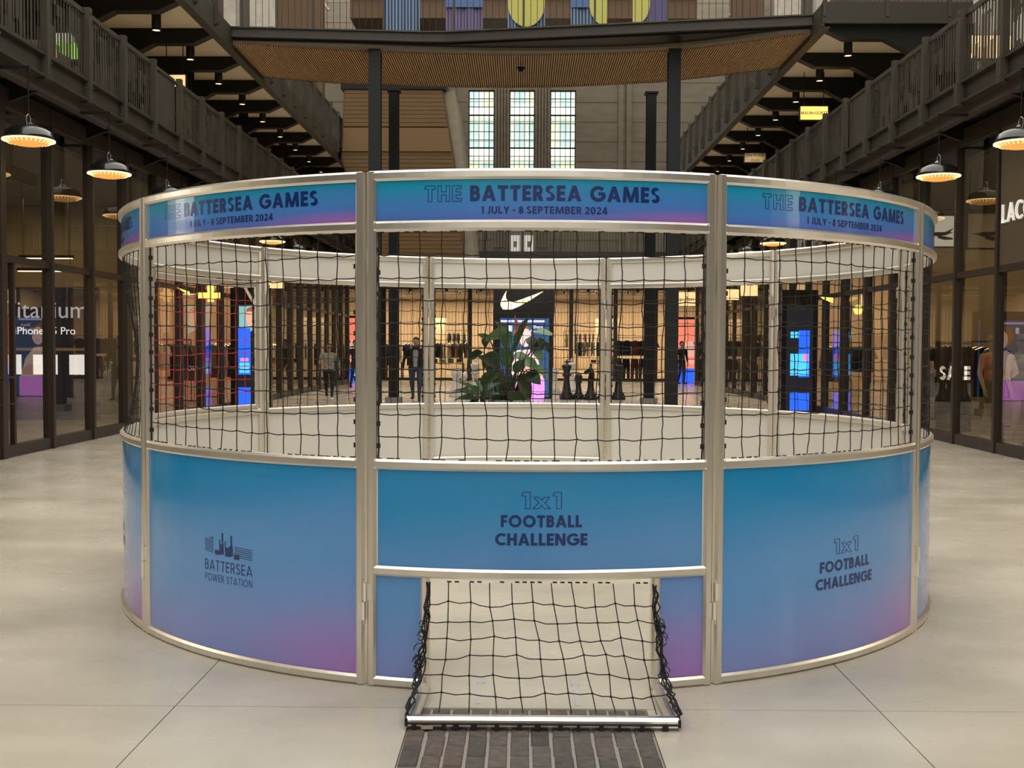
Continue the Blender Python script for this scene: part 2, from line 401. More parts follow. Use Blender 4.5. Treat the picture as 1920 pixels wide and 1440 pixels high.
# --- lettering: geometric capitals drawn as strokes -----------------------------------------
def bar(x0, y0, x1, y1, hw): return [(x0-hw, y0), (x0+hw, y0), (x1+hw, y1), (x1-hw, y1)]
def rect(x0, x1, y0, y1): return [(x0, y0), (x1, y0), (x1, y1), (x0, y1)]
def arc(cx, cy, rx, ry, a0, a1, t, n=14):
    out = []
    for i in range(n):
        b0, b1 = R_(a0 + (a1-a0)*i/n), R_(a0 + (a1-a0)*(i+1)/n)
        q = lambda k, b: (cx + (rx+k*t)*math.cos(b), cy + (ry+k*t)*math.sin(b))
        out.append([q(-1, b0), q(1, b0), q(1, b1), q(-1, b1)])
    return out
def glyph(c, w):
    t = w / 2; V = lambda x, y0=0, y1=1: rect(x-t, x+t, y0, y1); H = lambda y, x0, x1: rect(x0, x1, y-t, y+t)
    if c == 'T': return .62, [V(.31), H(1-t, 0, .62)]
    if c == 'H': return .70, [V(t), V(.70-t), H(.52, 0, .70)]
    if c == 'E': return .52, [V(t), H(1-t, 0, .52), H(.51, 0, .49), H(t, 0, .52)]
    if c == 'F': return .50, [V(t), H(1-t, 0, .50), H(.49, 0, .47)]
    if c == 'L': return .49, [V(t), H(t, 0, .49)]
    if c == 'I': return w, [V(t)]
    if c == 'A':
        return .84, [bar(t*1.05, 0, .42, 1, t*1.05), bar(.84-t*1.05, 0, .42, 1, t*1.05), rect(.22, .62, .19, .19+w*.8)]
    if c == 'V': return .76, [bar(.38, 0, t, 1, t), bar(.38, 0, .76-t, 1, t)]
    if c == 'B':
        m = .53; r1 = (1-t-m)/2; r2 = (m-t)/2
        return .60, [V(t), H(1-t, 0, .34), H(m, 0, .36), H(t, 0, .36)] + arc(.34, m+r1, .60-.34-t-.03, r1, -90, 90, t) + arc(.36, t+r2, .60-.36-t, r2, -90, 90, t)
    if c == 'P':
        m = .45; r1 = (1-t-m)/2
        return .58, [V(t), H(1-t, 0, .34), H(m, 0, .34)] + arc(.34, m+r1, .58-.34-t, r1, -90, 90, t)
    if c == 'R':
        m = .47; r1 = (1-t-m)/2
        return .63, [V(t), H(1-t, 0, .34), H(m, 0, .34)] + arc(.34, m+r1, .58-.34-t, r1, -90, 90, t) + [bar(.63-t*1.15, 0, .30, .5, t*1.15)]
    if c == 'D': return .76, [V(t), H(1-t, 0, .32), H(t, 0, .32)] + arc(.32, .5, .76-.32-t, .5-t, -90, 90, t)
    if c == 'O': return .98, arc(.49, .5, .49-t, .51-t, 0, 360, t, 26)
    if c == 'C': return .80, arc(.49, .5, .49-t, .51-t, 48, 312, t, 20)
    if c == 'G': return .92, arc(.49, .5, .49-t, .51-t, 42, 352, t, 22) + [rect(.50, .92, .50-t*.9, .50+t*.9)]
    if c == 'S':
        return .56, arc(.275, .75, .265-t, .255-t, 25, 250, t, 14) + arc(.285, .27, .275-t, .275-t, -160, 70, t, 14) + [[(.12,.63),(.24,.48),(.46,.37),(.34,.52)], [(.14,.70),(.10,.60),(.40,.40),(.50,.44)]]
    if c == 'U': return .68, [V(t, .3, 1), V(.68-t, .3, 1)] + arc(.34, .34, .34-t, .35-t, 180, 360, t)
    if c == 'J': return .42, [V(.42-t, .25, 1)] + arc(.42-t-.15, .25, .15, .26-t, -125, 0, t, 8)
    if c == 'Y': return .74, [V(.37, 0, .5), bar(.37, .40, t*1.1, 1, t*1.1), bar(.37, .40, .74-t*1.1, 1, t*1.1)]
    if c == 'N': return .76, [V(t), V(.76-t), bar(.76-t*1.1, 0, t*1.1, 1, t*1.1)]
    if c == 'M': return 1.02, [bar(t, 0, .17, 1, t), bar(1.02-t, 0, .85, 1, t), bar(.51, 0, .19, 1, t), bar(.51, 0, .83, 1, t)]
    if c == 'W': return 1.22, [bar(.34, 0, t, 1, t), bar(.34, 0, .61, 1, t), bar(.88, 0, .61, 1, t), bar(.88, 0, 1.22-t, 1, t)]
    if c == '1': return .30, [V(.30-t), [(0, .78), (.1, 1), (.30, 1), (.30, .8)]]
    if c == '2': return .56, arc(.28, .72, .27-t, .28-t, -38, 170, t, 14) + [H(t, 0, .56), [(0, t), (.2, t), (.545, .60), (.36, .55)]]
    if c == '0': return .60, arc(.30, .5, .30-t, .51-t, 0, 360, t, 22)
    if c == '4': return .66, [V(.46), H(.27, 0, .66), bar(.09, .2, .40, 1, t)]
    if c == '8': return .58, arc(.29, .74, .25-t, .26-t, 0, 360, t, 18) + arc(.29, .28, .29-t, .285-t, 0, 360, t, 18)
    if c == '5': return .56, [H(1-t, .1, .54), bar(.09, .45, .15, 1, t)] + arc(.27, .33, .28-t, .34-t, -150, 120, t, 14)
    if c == '-': return .30, [rect(0, .30, .36, .36+w)]
    if c == '(': return .26, arc(.42, .45, .42-t, .62-t, 140, 220, t, 8)
    if c == ')': return .26, arc(-.16, .45, .42-t, .62-t, -40, 40, t, 8)
    if c == 'Z': return .62, [H(1-t, 0, .62), H(t, 0, .62), bar(t*1.2, 0, .62-t*1.2, 1, t*1.2)]
    if c == '+': return .5, [H(.45, 0, .5), V(.25, .2, .7)]
    return .34, []
def text_polys(s, size, w, track=.10, space=.36):
    x = 0; out = []
    for c in s:
        if c == ' ': x += space; continue
        wd, ps = glyph(c, w)
        out += [[((x+px)*size, py*size) for px, py in p] for p in ps]; x += wd + track
    return out, (x - track) * size
def out_line(poly, w):
    n = len(poly); res = []
    for i in range(n):
        a, b = Vector(poly[i]), Vector(poly[(i+1) % n]); d = (b-a).normalized(); nn = Vector((-d.y, d.x)) * w/2; e = d * w/2
        res.append([tuple(a-e-nn), tuple(b+e-nn), tuple(b+e+nn), tuple(a-e+nn)])
    return res
OUTL = {
 'T': (.62, [(0, 1), (.62, 1), (.62, .80), (.42, .80), (.42, 0), (.20, 0), (.20, .80), (0, .80)]),
 'H': (.72, [(0, 0), (0, 1), (.22, 1), (.22, .62), (.50, .62), (.50, 1), (.72, 1), (.72, 0), (.50, 0), (.50, .42), (.22, .42), (.22, 0)]),
 'E': (.55, [(0, 0), (0, 1), (.55, 1), (.55, .81), (.22, .81), (.22, .60), (.52, .60), (.52, .41), (.22, .41), (.22, .19), (.55, .19), (.55, 0)]),
 '1': (.40, [(.18, 0), (.18, .77), (.0, .77), (.06, 1), (.40, 1), (.40, 0)]),
 'x': (.80, [(0, 0), (.27, .36), (.03, .70), (.28, .70), (.41, .50), (.54, .70), (.79, .70), (.55, .36), (.82, 0), (.55, 0), (.41, .21), (.27, 0)]),
}
def outline_polys(s, size, lw, track=.14):
    x = 0; out = []
    for c in s:
        wd, p = OUTL[c]; out += out_line([((x+a)*size, b*size) for a, b in p], lw); x += wd + track
    return out, (x-track)*size
def decal(b, polys, s0, z0, r=None):
    r = r or RB + .0012
    for p in polys:
        b.add([cyl(r, (s0 + x) / CR, z0 + y) for x, y in p], [tuple(range(len(p)))])

def banner_text(kw=1.0):
    b = MB(); s = .0705
    p1, w1 = outline_polys('THE', s, .0028, .17); p2, w2 = text_polys('BATTERSEA GAMES', s, .225, .115, .42); nB = len(text_polys('BATTERSEA', s, .225, .115, .42)[0])
    k = 1.09*kw / (w1 + .037 + w2)
    sc_ = lambda ps: [[(x*k, y) for x, y in q] for q in ps]
    x0 = -.545*kw
    bo, bt = MB(), MB(); decal(bo, sc_(p1), x0, 2.2535); decal(bt, sc_(p2[:nB]), x0 + (w1 + .037)*k, 2.2535); bg_ = MB(); decal(bg_, sc_(p2[nB:]), x0 + (w1 + .037)*k, 2.2535)
    p3, w3 = text_polys('1 JULY - 8 SEPTEMBER 2024', .0335, .19, .12, .26); k = .58*kw / w3
    decal(b, sc_(p3), -.283*kw, 2.196)
    return [('outline_lettering', bo.mesh('outline_lettering', 'print_ink')), ('title_lettering', bt.mesh('title_lettering', 'print_ink')), ('title_lettering', bg_.mesh('title_lettering', 'print_ink')), ('date_lettering', b.mesh('date_lettering', 'print_ink'))]
def challenge_text(s0, zb, k=1.0, kx=1.0):
    b1, b2, b = MB(), MB(), MB()
    p, w_ = outline_polys('1x1', .076*k, .0026, .13); q = .183*k/w_; decal(b1, [[(x*q*kx, y) for x, y in e] for e in p], s0 - .0915*k*kx, zb + .170*k)
    p, w_ = text_polys('FOOTBALL', .056*k, .225, .10); q = .375*k/w_; decal(b2, [[(x*q*kx, y) for x, y in e] for e in p], s0 - .1875*k*kx, zb + .084*k)
    p, w_ = text_polys('CHALLENGE', .056*k, .225, .09); q = .428*k/w_; decal(b, [[(x*q*kx, y) for x, y in e] for e in p], s0 - .214*k*kx, zb)
    return [('outline_lettering', b1.mesh('outline_lettering', 'print_ink')), ('upper_lettering', b2.mesh('upper_lettering', 'print_ink')), ('lower_lettering', b.mesh('lower_lettering', 'print_ink'))]
def logo_mesh(s0, zb):
    b = MB(); W = .356; KX, KY = 1.36, .84
    p, w_ = text_polys('POWER STATION', .037, .10, .24, .46); q = W/w_; decal(b, [[(x*q, y) for x, y in e] for e in p], s0 - W/2, zb)
    p, w_ = text_polys('BATTERSEA', .053, .11, .20); q = W/w_; decal(b, [[(x*q, y) for x, y in e] for e in p], s0 - W/2, zb + .056)
    X = lambda x0, x1, y0, y1: [(x0, y0), (x1, y0), (x1, y1), (x0, y1)]
    sh = []
    for i in range(7):   # river-terrace stripes either side
        y = .012 + i * .0115
        sh.append([(-.131, y+.012), (-.079, y), (-.079, y+.004), (-.131, y+.016)])
        if i < 6: sh.append([(.040, y-.002), (.131, y-.010), (.131, y-.006), (.040, y+.002)])
    for i in range(3): sh.append([(-.105+i*.01, .100+i*.004), (-.080, .094+i*.006), (-.080, .097+i*.006), (-.105+i*.01, .104+i*.004)])
    sh += [X(-.070, -.042, .006, .034), X(-.044, -.020, .012, .072), X(-.012, .020, .004, .058), X(.010, .030, .010, .070), X(.036, .064, -.006, .026)]
    sh += [X(-.031, -.023, .07, .140), X(.018, .026, .07, .134), X(-.046, -.041, .06, .100), X(-.014, -.009, .05, .094)]
    decal(b, [[(x*KX, y*KY) for x, y in q] for q in sh], s0, zb + .134)
    return b.mesh('emblem', 'print_ink')

# --- nets ----------------------------------------------------------------------------------
def net_mesh(seed, a0, a1, z0, z1, cols=15, rows=10, billow=0., mat_='rope', rad=.0027, r0=CR-.026):
    rnd = random.Random(seed); b = MB()
    ph = rnd.uniform(0, 6)
    nodes = {}
    for i in range(cols + 1):
        for j in range(rows + 1):
            u, v = i/cols, j/rows
            e = math.sin(math.pi*u)**.4 * math.sin(math.pi*v)**.4 if 0 < u < 1 and 0 < v < 1 else 0
            a = a0 + (a1-a0)*u + e*(rnd.uniform(-.0028, .0028) + .002*math.sin(3*v*math.pi+ph))
            if j == 0: a += rnd.uniform(-.004, .004)
            z = z0 + (z1-z0)*v + e*(rnd.uniform(-.006, .006) + .006*math.sin(5*u+ph)) - e*.008
            r = r0 + e*(.010*math.sin(4*u+2*v+ph)) - billow*math.sin(math.pi*u)*math.sin(math.pi*min(1, v*1.15))
            nodes[i, j] = Vector((r, a, z))
    def rope(ids, sag):
        pts = []
        for k, q in enumerate(ids):
            p = nodes[q]; pts.append(p)
            if k < len(ids)-1:
                n = nodes[ids[k+1]]
                for f in (.33, .67):
                    m = p.lerp(n, f)
                    if sag: m = m + Vector((0, 0, -sag*rnd.uniform(.2, 1.2)))
                    else: m = m + Vector((0, rnd.uniform(-.0012, .0012), 0))
                    pts.append(m)
        b.tube([cyl(p.x, p.y, p.z) for p in pts], rad, 5, False)
    for i in range(1, cols): rope([(i, j) for j in range(rows+1)], 0)
    for j in range(1, rows): rope([(i, j) for i in range(cols+1)], .005)
    for i in range(1, cols):
        for j in range(1, rows):
            p = nodes[i, j]; c = cyl(p.x, p.y, p.z); b.cbox(c, .0065, .0065, .008)
    return b.mesh('net', mat_)
def border_mesh(seed, a0, a1, z0, z1, mat_='rope'):
    rnd = random.Random(seed); b = MB(); r0 = CR - .026
    for a in (a0+.0022, a1-.0022):      # lacing cords down the sides with clips
        b.tube([cyl(r0, a + rnd.uniform(-.0006, .0006), z0 + (z1-z0)*k/24) for k in range(25)], .0042, 5, False)
        z = z0 + .06
        while z < z1:
            b.cbox(cyl(r0, a, z), .016, .016, .022); z += .105 + rnd.uniform(-.01, .01)
    n = 36
    for z in (z0+.001, z1-.001):        # stitched cord along the rails
        for k in range(n):
            if rnd.random() < .72:
                q0 = a0 + (a1-a0)*(k+.1)/n; q1 = a0 + (a1-a0)*(k+rnd.uniform(.5, .95))/n
                b.tube([cyl(r0, q0, z), cyl(r0, q1, z + rnd.uniform(-.002, .002))], .0042, 5)
    return b.mesh('net_lacing', mat_)

NZ0, NZ1 = 1.068, 2.121
NETS = [net_mesh(s, -IA, IA, NZ0, NZ1) for s in (1, 2, 3)]
NET_BILLOW = net_mesh(9, -IA, IA, NZ0, NZ1, billow=.07)
LACE = [border_mesh(s, -IA, IA, NZ0, NZ1) for s in (1, 2)]
def rail_mesh(z, ends=IA): return sweep_arc(MB(), z, CR-.024, -ends, ends).mesh('rail', 'aluminium')
RAILS = {k: rail_mesh(z, HALF-.004 if k in ('top', 'bot') else IA+.003) for k, z in FZ.items() if k != 'goal'}
POSTS = [post_at(MB(), s*PA, .004, 2.396).mesh('post', 'aluminium') for s in (-1, 1)]
def hinge_mesh(zc, dr=0):
    b = MB(); a = R_(18); CR = CR_ + dr
    for dz, off in ((.045, .008), (-.045, -.008)):
        c = cyl(CR+.006, a, zc+dz); b.lathe([(0, -.042), (.012, -.042), (.012, .042), (0, .042)], 10, (c[0]+off*.6, c[1], c[2]))
        p = cyl(CR-.001, a + off*1.6/CR*1.5, zc+dz); ca, sa = math.cos(a), math.sin(a)
        b.prism([(-.014, -.004), (.014, -.004), (.014, .002), (-.014, .002)], lambda x, y, z: (p[0]+x*ca-y*sa, p[1]+x*sa+y*ca, z), zc+dz-.036, zc+dz+.036)
    c = cyl(CR+.006, a, zc); b.lathe([(0, -.11), (.005, -.11), (.005, .10), (0, .10)], 8, c)
    return b.mesh('hinge', 'bright_aluminium')
HINGE = [hinge_mesh(.40), hinge_mesh(1.93, -.062)]
WELD = MB()
for z in (FZ['ban'], FZ['mid']):
    for s in (-1, 1):
        for q in (-1, 1):
            c = cyl(CR-.004, s*(IA+.001), z + q*.018); WELD.lathe([(0, -.006), (.005, -.003), (.005, .003), (0, .006)], 7, c)
WELD = WELD.mesh('weld', 'bright_aluminium', True)
BT, BTW = banner_text(), banner_text(1.06)

names = {
 0: 'front cage panel with the goal opening and 1x1 football challenge lettering',
 -1: 'curved blue cage panel carrying a chimneyed building emblem, left of the goal panel',
 1: 'curved blue cage panel with football challenge lettering, right of the goal panel',
 -2: 'cage panel turned edge-on at the far left side of the ring',
 2: 'cage panel turned edge-on at the far right side of the ring',
 5: 'rear white cage panel opposite the goal, straight behind the front net',
 -4: 'rear white cage panel just left of the far goal panel',
 4: 'rear white cage panel just right of the far goal panel',
 -3: 'rear left cage panel holding the gate with the red net',
 3: 'rear right cage panel near the mannequin shop window'}
BIA = IA - .002
for k in (-4, -3, -2, -1, 0, 1, 2, 3, 4, 5):
    A = R_(36*k + DL)
    t = root('cage_panel', (CX + CR*math.sin(A), CY - CR*math.cos(A), 0), names[k], 'cage panel', 'curved panels of the football cage', rz=A)
    for m in POSTS: place(m, 'post', t)
    place(RAILS['top'], 'top_rail', t); place(RAILS['ban'], 'banner_rail', t); place(RAILS['mid'], 'middle_rail', t)
    tag(place(WELD, 'weld_bead', t), kind='stuff')
    for m in HINGE: place(m, 'hinge', t)
    bb = board('banner_board', ['banner_print', 'white_board'], -IA-.002, IA+.002, 2.165, 2.355, (0, 1, 0, 1), t)
    for n_, m_b in (BT if k == 0 else BTW): place(m_b, n_, bb)
    if k == -3:
        # gate: own inner frame with red net and corner braces
        gt = MB(); ga = IA - .006
        for s in (-1, 1): post_at(gt, s*(ga-.02/CR), 1.07, 2.118, .038, .034, .007, CR-.03)
        sweep_arc(gt, 2.085, CR-.03, -ga, ga, .05, .034, .008); sweep_arc(gt, 1.088, CR-.03, -ga, ga, .036, .034, .008)
        gate = gt.build('gate_frame', 'aluminium', t, world=False)
        br = MB()
        for s in (-1, 1):
            br.tube([cyl(CR-.03, s*(ga-.035/CR), 1.93), cyl(CR-.03, s*(ga-.14/CR), 2.06)], .012, 6)
        br.build('corner_brace', 'aluminium', gate, world=False)
        place(net_mesh(21, -ga+.03/CR, ga-.03/CR, 1.105, 2.06, 14, 9, 0, 'red_rope', .0032), 'gate_net', gate)
        tag(place(border_mesh(5, -ga+.036/CR, ga-.036/CR, 1.105, 2.06), 'net_lacing', gate), kind='stuff')
    else:
        place(NET_BILLOW if k == -2 else NETS[k % 3], 'net', t); tag(place(LACE[k % 2], 'net_lacing', t), kind='stuff')
    if k in (0, 5):     # goal panels
        go = .52; gp = (go + .022) / CR
        sweep_arc(MB(), FZ['goal'], CR-.024, -IA-.003, IA+.003).build('goal_rail', 'aluminium', t, world=False)
        for s in (-1, 1):
            post_at(MB(), s*gp, .004, .523, .042).build('goal_post', 'aluminium', t, world=False)
            q0, q1 = sorted((s*(gp + .020/CR), s*(HALF-.004)))
            sweep_arc(MB(), FZ['bot'], CR-.024, q0, q1, n=5).build('bottom_rail', 'aluminium', t, world=False)
            q0, q1 = sorted((s*(gp + .018/CR), s*(IA+.002)))
            uu = lambda a: (a + IA) / (2*IA)
            board('side_board', ['skirt_print', 'white_board'], q0, q1, .044, .526, (uu(q0), uu(q1), 0, .49), t, 5)
        sb = board('skirt_board', ['skirt_print', 'white_board'], -IA-.002, IA+.002, .564, 1.024, (0, 1, .53, 1.1), t)
        for n_, m_b in challenge_text(.0, .682): place(m_b, n_, sb)
        sh = MB()
        for s in (-1, 1):
            for rr_ in (RB+.001,):
                a = s*(IA-.0012); c0, c1 = cyl(rr_, a-.0012, 0), cyl(rr_, a+.0012, 0)
                sh.add([(c0[0], c0[1], .57), (c1[0], c1[1], .57), (c1[0], c1[1], 1.02), (c0[0], c0[1], 1.02)], [(0, 1, 2, 3)])
        sh.build('edge_trim', 'white_board', sb, world=False)
    else:
        place(RAILS['bot'], 'bottom_rail', t)
        sb = board('skirt_board', ['skirt_print', 'white_board'], -IA-.002, IA+.002, .044, 1.024, (0, 1, 0, 1), t)
        if k in (-1, -4): place(logo_mesh(-.005 if k == -1 else 0, .395), 'emblem', sb)
        else:
            for n_, m_b in challenge_text(.03 if k == 1 else 0, .385, 1.0, 1.1): place(m_b, n_, sb)

# ------------------------------------------------------------------ goal catch net in front
A0 = R_(DL)
gx, gy = CX + CR*math.sin(A0), CY - CR*math.cos(A0)
gn = root('goal_frame', (gx, gy - .25, 0), 'low aluminium goal frame with sagging black net on the floor', 'goal')
fb = MB()
def oct_bar(b, p, q, h=.05, ch=.012, mi=0):
    p, q = Vector(p), Vector(q); d = (q-p).normalized(); s = Vector((d.y, -d.x, 0)).normalized(); hh = h/2
    prof = [(hh, -hh+ch), (hh, hh-ch), (hh-ch, hh), (-hh+ch, hh), (-hh, hh-ch), (-hh, -hh+ch), (-hh+ch, -hh), (hh-ch, -hh)]
    b.prism(prof, lambda x, z, t: tuple((p if t == 0 else q) + s*x + Vector((0, 0, z))), 0, 1, mi)
FL, FR, FY = gx - .566, gx + .566, 4.59
oct_bar(fb, (FL, FY, .0265), (FR, FY, .0265)); local(fb, gn.location).build('front_bar', 'bright_aluminium', gn, False)
for s, xr, xf in ((-1, gx-.535, FL+.02), (1, gx+.535, FR-.02)):
    sb_ = MB(); oct_bar(sb_, (xr, gy-.003, .0265), (xf, FY, .0265), .046); local(sb_, gn.location).build('side_bar', 'aluminium', gn, False)
rnd = random.Random(3)
nb = MB(); NC, NR = 11, 7
def gpt(u, v):
    s_ = v; Y = gy - .012 - (gy - FY - .02) * s_**1.5; Z = .515 - .455 * s_**.82
    wx = .515 + .04*v; X = gx + (u*2-1)*wx + .075*v*math.sin(math.pi*min(1, max(0, u)))
    return Vector((X, Y, Z))
nod = {}
for i in range(NC+1):
    for j in range(NR+1):
        e = 1 if 0 < j < NR else 0
        nod[i, j] = gpt(i/NC, j/NR) + Vector((rnd.uniform(-.006, .006), rnd.uniform(-.006, .006)*e, rnd.uniform(-.010, .010)*e + .012*e*math.sin(i*1.3+j)*.5))
for i in range(1, NC):
    nb.tube([nod[i, j] for j in range(NR+1)], .0026, 5, False)
for j in range(1, NR):
    pts = []
    for i in range(NC+1):
        pts.append(nod[i, j])
        if i < NC: pts.append(nod[i, j].lerp(nod[i+1, j], .5) + Vector((0, 0, -.006*rnd.uniform(.3, 1.6))))
    nb.tube(pts, .0026, 5, False)
for i in range(1, NC):
    for j in range(1, NR): nb.cbox(nod[i, j], .008, .008, .009)
local(nb, gn.location).build('net', 'rope', gn, False)
lb = MB()
for s in (-1, 1):       # bunched spare net down both sides
    top = Vector((gx + s*.515, gy-.01, .51)); knee = Vector((gx + s*.548, gy-.08, .10)); end = Vector((gx + s*.57, FY, .06))
    for q in range(6):
        pts = []
        for k in range(15):
            f = k/14
            p = top.lerp(knee, f/.6) if f < .6 else knee.lerp(end, (f-.6)/.4)
            amp = .012 + .014*math.sin(math.pi*f)
            pts.append(p + Vector((rnd.uniform(-1, 1)*amp, rnd.uniform(-1, 1)*amp, rnd.uniform(-1, 1)*.008)))
        lb.tube(pts, .0036, 5, False)
    for q in range(9):
        f = rnd.uniform(.25, .62); p = top.lerp(knee, f/.6) if f < .6 else knee
        R2 = rnd.uniform(.012, .028); ax = rnd.uniform(-.6, .6)
        lb.tube([p + Vector((s*(.012 + R2*math.cos(a_)), -.01, R2*math.sin(a_)*1.2 + ax*.01)) for a_ in [2*math.pi*k/10 for k in range(10)]], .0022, 4, False)
for k in range(30):     # stitches along the goal rail
    if rnd.random() < .6:
        x = gx - .5 + k*.0345; lb.tube([(x, gy-.004, .518), (x+.02, gy-.004, .517)], .004, 5)
tag(local(lb, gn.location).build('net_lacing', 'rope', gn, False), kind='stuff')
cb = MB(); cb.tube([(FL+.005, FY-.027, .026), (FR-.005, FY-.027, .025)], .0045, 6)
for s_, x_ in ((-1, FL), (1, FR)): cb.cbox((x_+s_*.002, FY-.01, .03), .012, .04, .03)
x = FL + .03
while x < FR - .03:
    cb.cbox((x, FY-.026, .015), rnd.choice((.012, .018, .024)), .012, .028); x += rnd.choice((.05, .075, .095))
tag(local(cb, gn.location).build('clip_row', 'rope', gn, False), kind='stuff')
pl = MB().box(FL+.06, FL+.11, FY-.034, FY-.026, .004, .02); local(pl, gn.location).build('name_plate', 'sign_cream', gn, False)
for i, (x0, x1, y0, y1, lab) in enumerate(((-.198, -.178, 4.9, 5.3, 'left of two grey tape strips on the floor inside the goal mouth'), (.246, .27, 4.88, 5.3, 'right of two grey tape strips on the floor inside the goal mouth'))):
    tp = MB(); tp.box(x0, x1, y0, y1, 0, .002); tp.box(x0-.006, x1+.012, y0+.30, y1, .0005, .0026)
    tag(tp.build('floor_tape', 'tape'), lab, 'tape')

# ------------------------------------------------------------------ building shell
BX = 6.65                   # balcony edge
SIDES = ((-1, 'left'), (1, 'right'))
mat('walkway_bounce_floor', (.50, .45, .36), .6)
mat('upper_wall', (.075, .058, .042), .8, noise=(1.5, (.055, .042, .03)))
mat('fascia_brown', (.105, .078, .048), .55)

def hbeam(b, x, y, z0, z1, w=.29, d=.30, tf=.03, tw=.05):
    b.box(x-w/2, x+w/2, y-d/2, y-d/2+tf, z0, z1); b.box(x-w/2, x+w/2, y+d/2-tf, y+d/2, z0, z1)
    b.box(x-tw/2, x+tw/2, y-d/2+tf, y+d/2-tf, z0, z1)

# glazed shop fronts along both sides
MUL = [-20, -14, -8, -3, 2, 5.6, 8.8] + [10.4 + 1.6*i for i in range(23)]
pane_cache = {}
def pane(y0, y1, z0, z1, s, parent, name='pane'):
    key = (round(y1-y0, 3), round(z1-z0, 3))
    if key not in pane_cache:
        pane_cache[key] = MB().box(-.007, .007, 0, key[0], 0, key[1]).mesh('pane', 'shop_glass')
    o = place(pane_cache[key], name, parent); o.location = (0, y0 - parent.location.y, z0 - parent.location.z); return o
for s, side in SIDES:
    wl = root('wall_' + side, (s*WX, 12, 0), 'dark framed glass shop front along the %s side of the hall' % side, 'shop front', kind='structure')
    for i, y in enumerate(MUL):
        wd = .15 if i % 3 == 1 else .085
        b = MB().box(s*WX-.07, s*WX+.09, y-wd/2, y+wd/2, 0, 5.1)
        if i % 3 == 1: b.box(s*WX-.10, s*WX-.07, y-.03, y+.03, 0, 5.1)
        b.build('mullion', 'mullion', wl)
    b = MB()
    b.box(s*WX-.05, s*WX+.06, MUL[0], MUL[-1], 0, .17).build('bottom_rail', 'mullion', wl)
    MB().box(s*WX-.05, s*WX+.05, MUL[0], MUL[-1], 2.72, 2.82).build('transom', 'mullion', wl)
    MB().box(s*WX-.06, s*WX+.08, MUL[0], MUL[-1], 4.85, 5.12).build('head_rail', 'mullion', wl)
    for i in range(len(MUL)-1):
        y0, y1 = MUL[i] + .06, MUL[i+1] - .06
        if s > 0 and 10.3 < MUL[i] < 16.7: pane(y0, y1, .17, 2.72, s, wl); continue
        pane(y0, y1, .17, 2.72, s, wl); pane(y0, y1, 2.82, 4.85, s, wl)
    # sliding door leaf frames and push bars in the left front
    if s < 0:
        for y in (14.0, 15.2, 15.6):
            MB().box(-WX-.04, -WX+.04, y-.03, y+.03, .17, 2.72).build('door_stile', 'mullion', wl)
        for z in (.75, 1.12):
            MB().tube([(-WX+.07, 15.0, z), (-WX+.07, 15.5, z)], .012, 6).build('push_bar', 'mullion', wl)
    else:
        # brown fascia with white letters over the nearer right shop
        MB().box(WX-.045, WX-.01, 10.4, 16.72, 2.82, 4.85).build('fascia_panel', 'fascia_brown', wl)
        b = MB(); ps, tw_ = text_polys('LACOSTE', .27, .125, .17)
        for p in ps:   # read from far to near on the +X wall
            b.prism(p, lambda x, z, t: (WX-.046-t, 16.62 - x, 3.44 + z), 0, .03)
        b.build('letters', 'sign_white', wl)
    # shop interior shell
    X0, X1 = s*(WX+.1), s*12.5
    xa, xb = min(X0, X1), max(X0, X1)
    nm = root('shop_' + side, (s*9.8, 12, 0), 'shop interior behind the %s glass front' % side, 'shop interior', kind='structure')
    MB().box(xa, xb, YB, 46, .001, .012).build('shop_floor', 'shop_floor', nm)
    MB().box(s*12.5-.05, s*12.5+.05, YB, 24.6, 0, 5.2).build('shop_back_wall', 'shop_wall_dimmed', nm)
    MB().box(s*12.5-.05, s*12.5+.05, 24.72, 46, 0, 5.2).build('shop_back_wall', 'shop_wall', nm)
    MB().box(xa, xb, YB, 46, 4.62, 4.70).build('shop_ceiling', 'shop_ceiling', nm)
    MB().box(xa, xb, 46, 46.15, 0, 5.2).build('shop_end_wall', 'shop_dark', nm)
    for y in (9.5, 24.6, 36.0):
        MB().box(min(s*8.4, X1), max(s*8.4, X1), y, y+.12, 0, 4.62).build('partition', 'shop_wall_dimmed' if y < 30 else 'shop_wall', nm)
    sl = MB()
    for i in range(90):
        y = 10 + i*.4; sl.box(min(s*12.36, s*12.45), max(s*12.36, s*12.45), y, y+.2, .3, 3.4)
    tag(sl.build('wall_slats', 'shop_slat', nm), kind='stuff')
    for j, y in enumerate((12.5, 17.5, 22.5, 28, 33.5, 40)):
        ld = bpy.data.lights.new('shop_light', 'AREA'); ld.shape = 'RECTANGLE'; ld.size = 2.4; ld.size_y = .5; ld.energy = (22, 26, 26, 70, 80, 90)[j]; ld.color = (1, .76, .50)
        lo = bpy.data.objects.new('shop_light', ld); COL.objects.link(lo); lo.location = (s*10.2, y, 4.5)

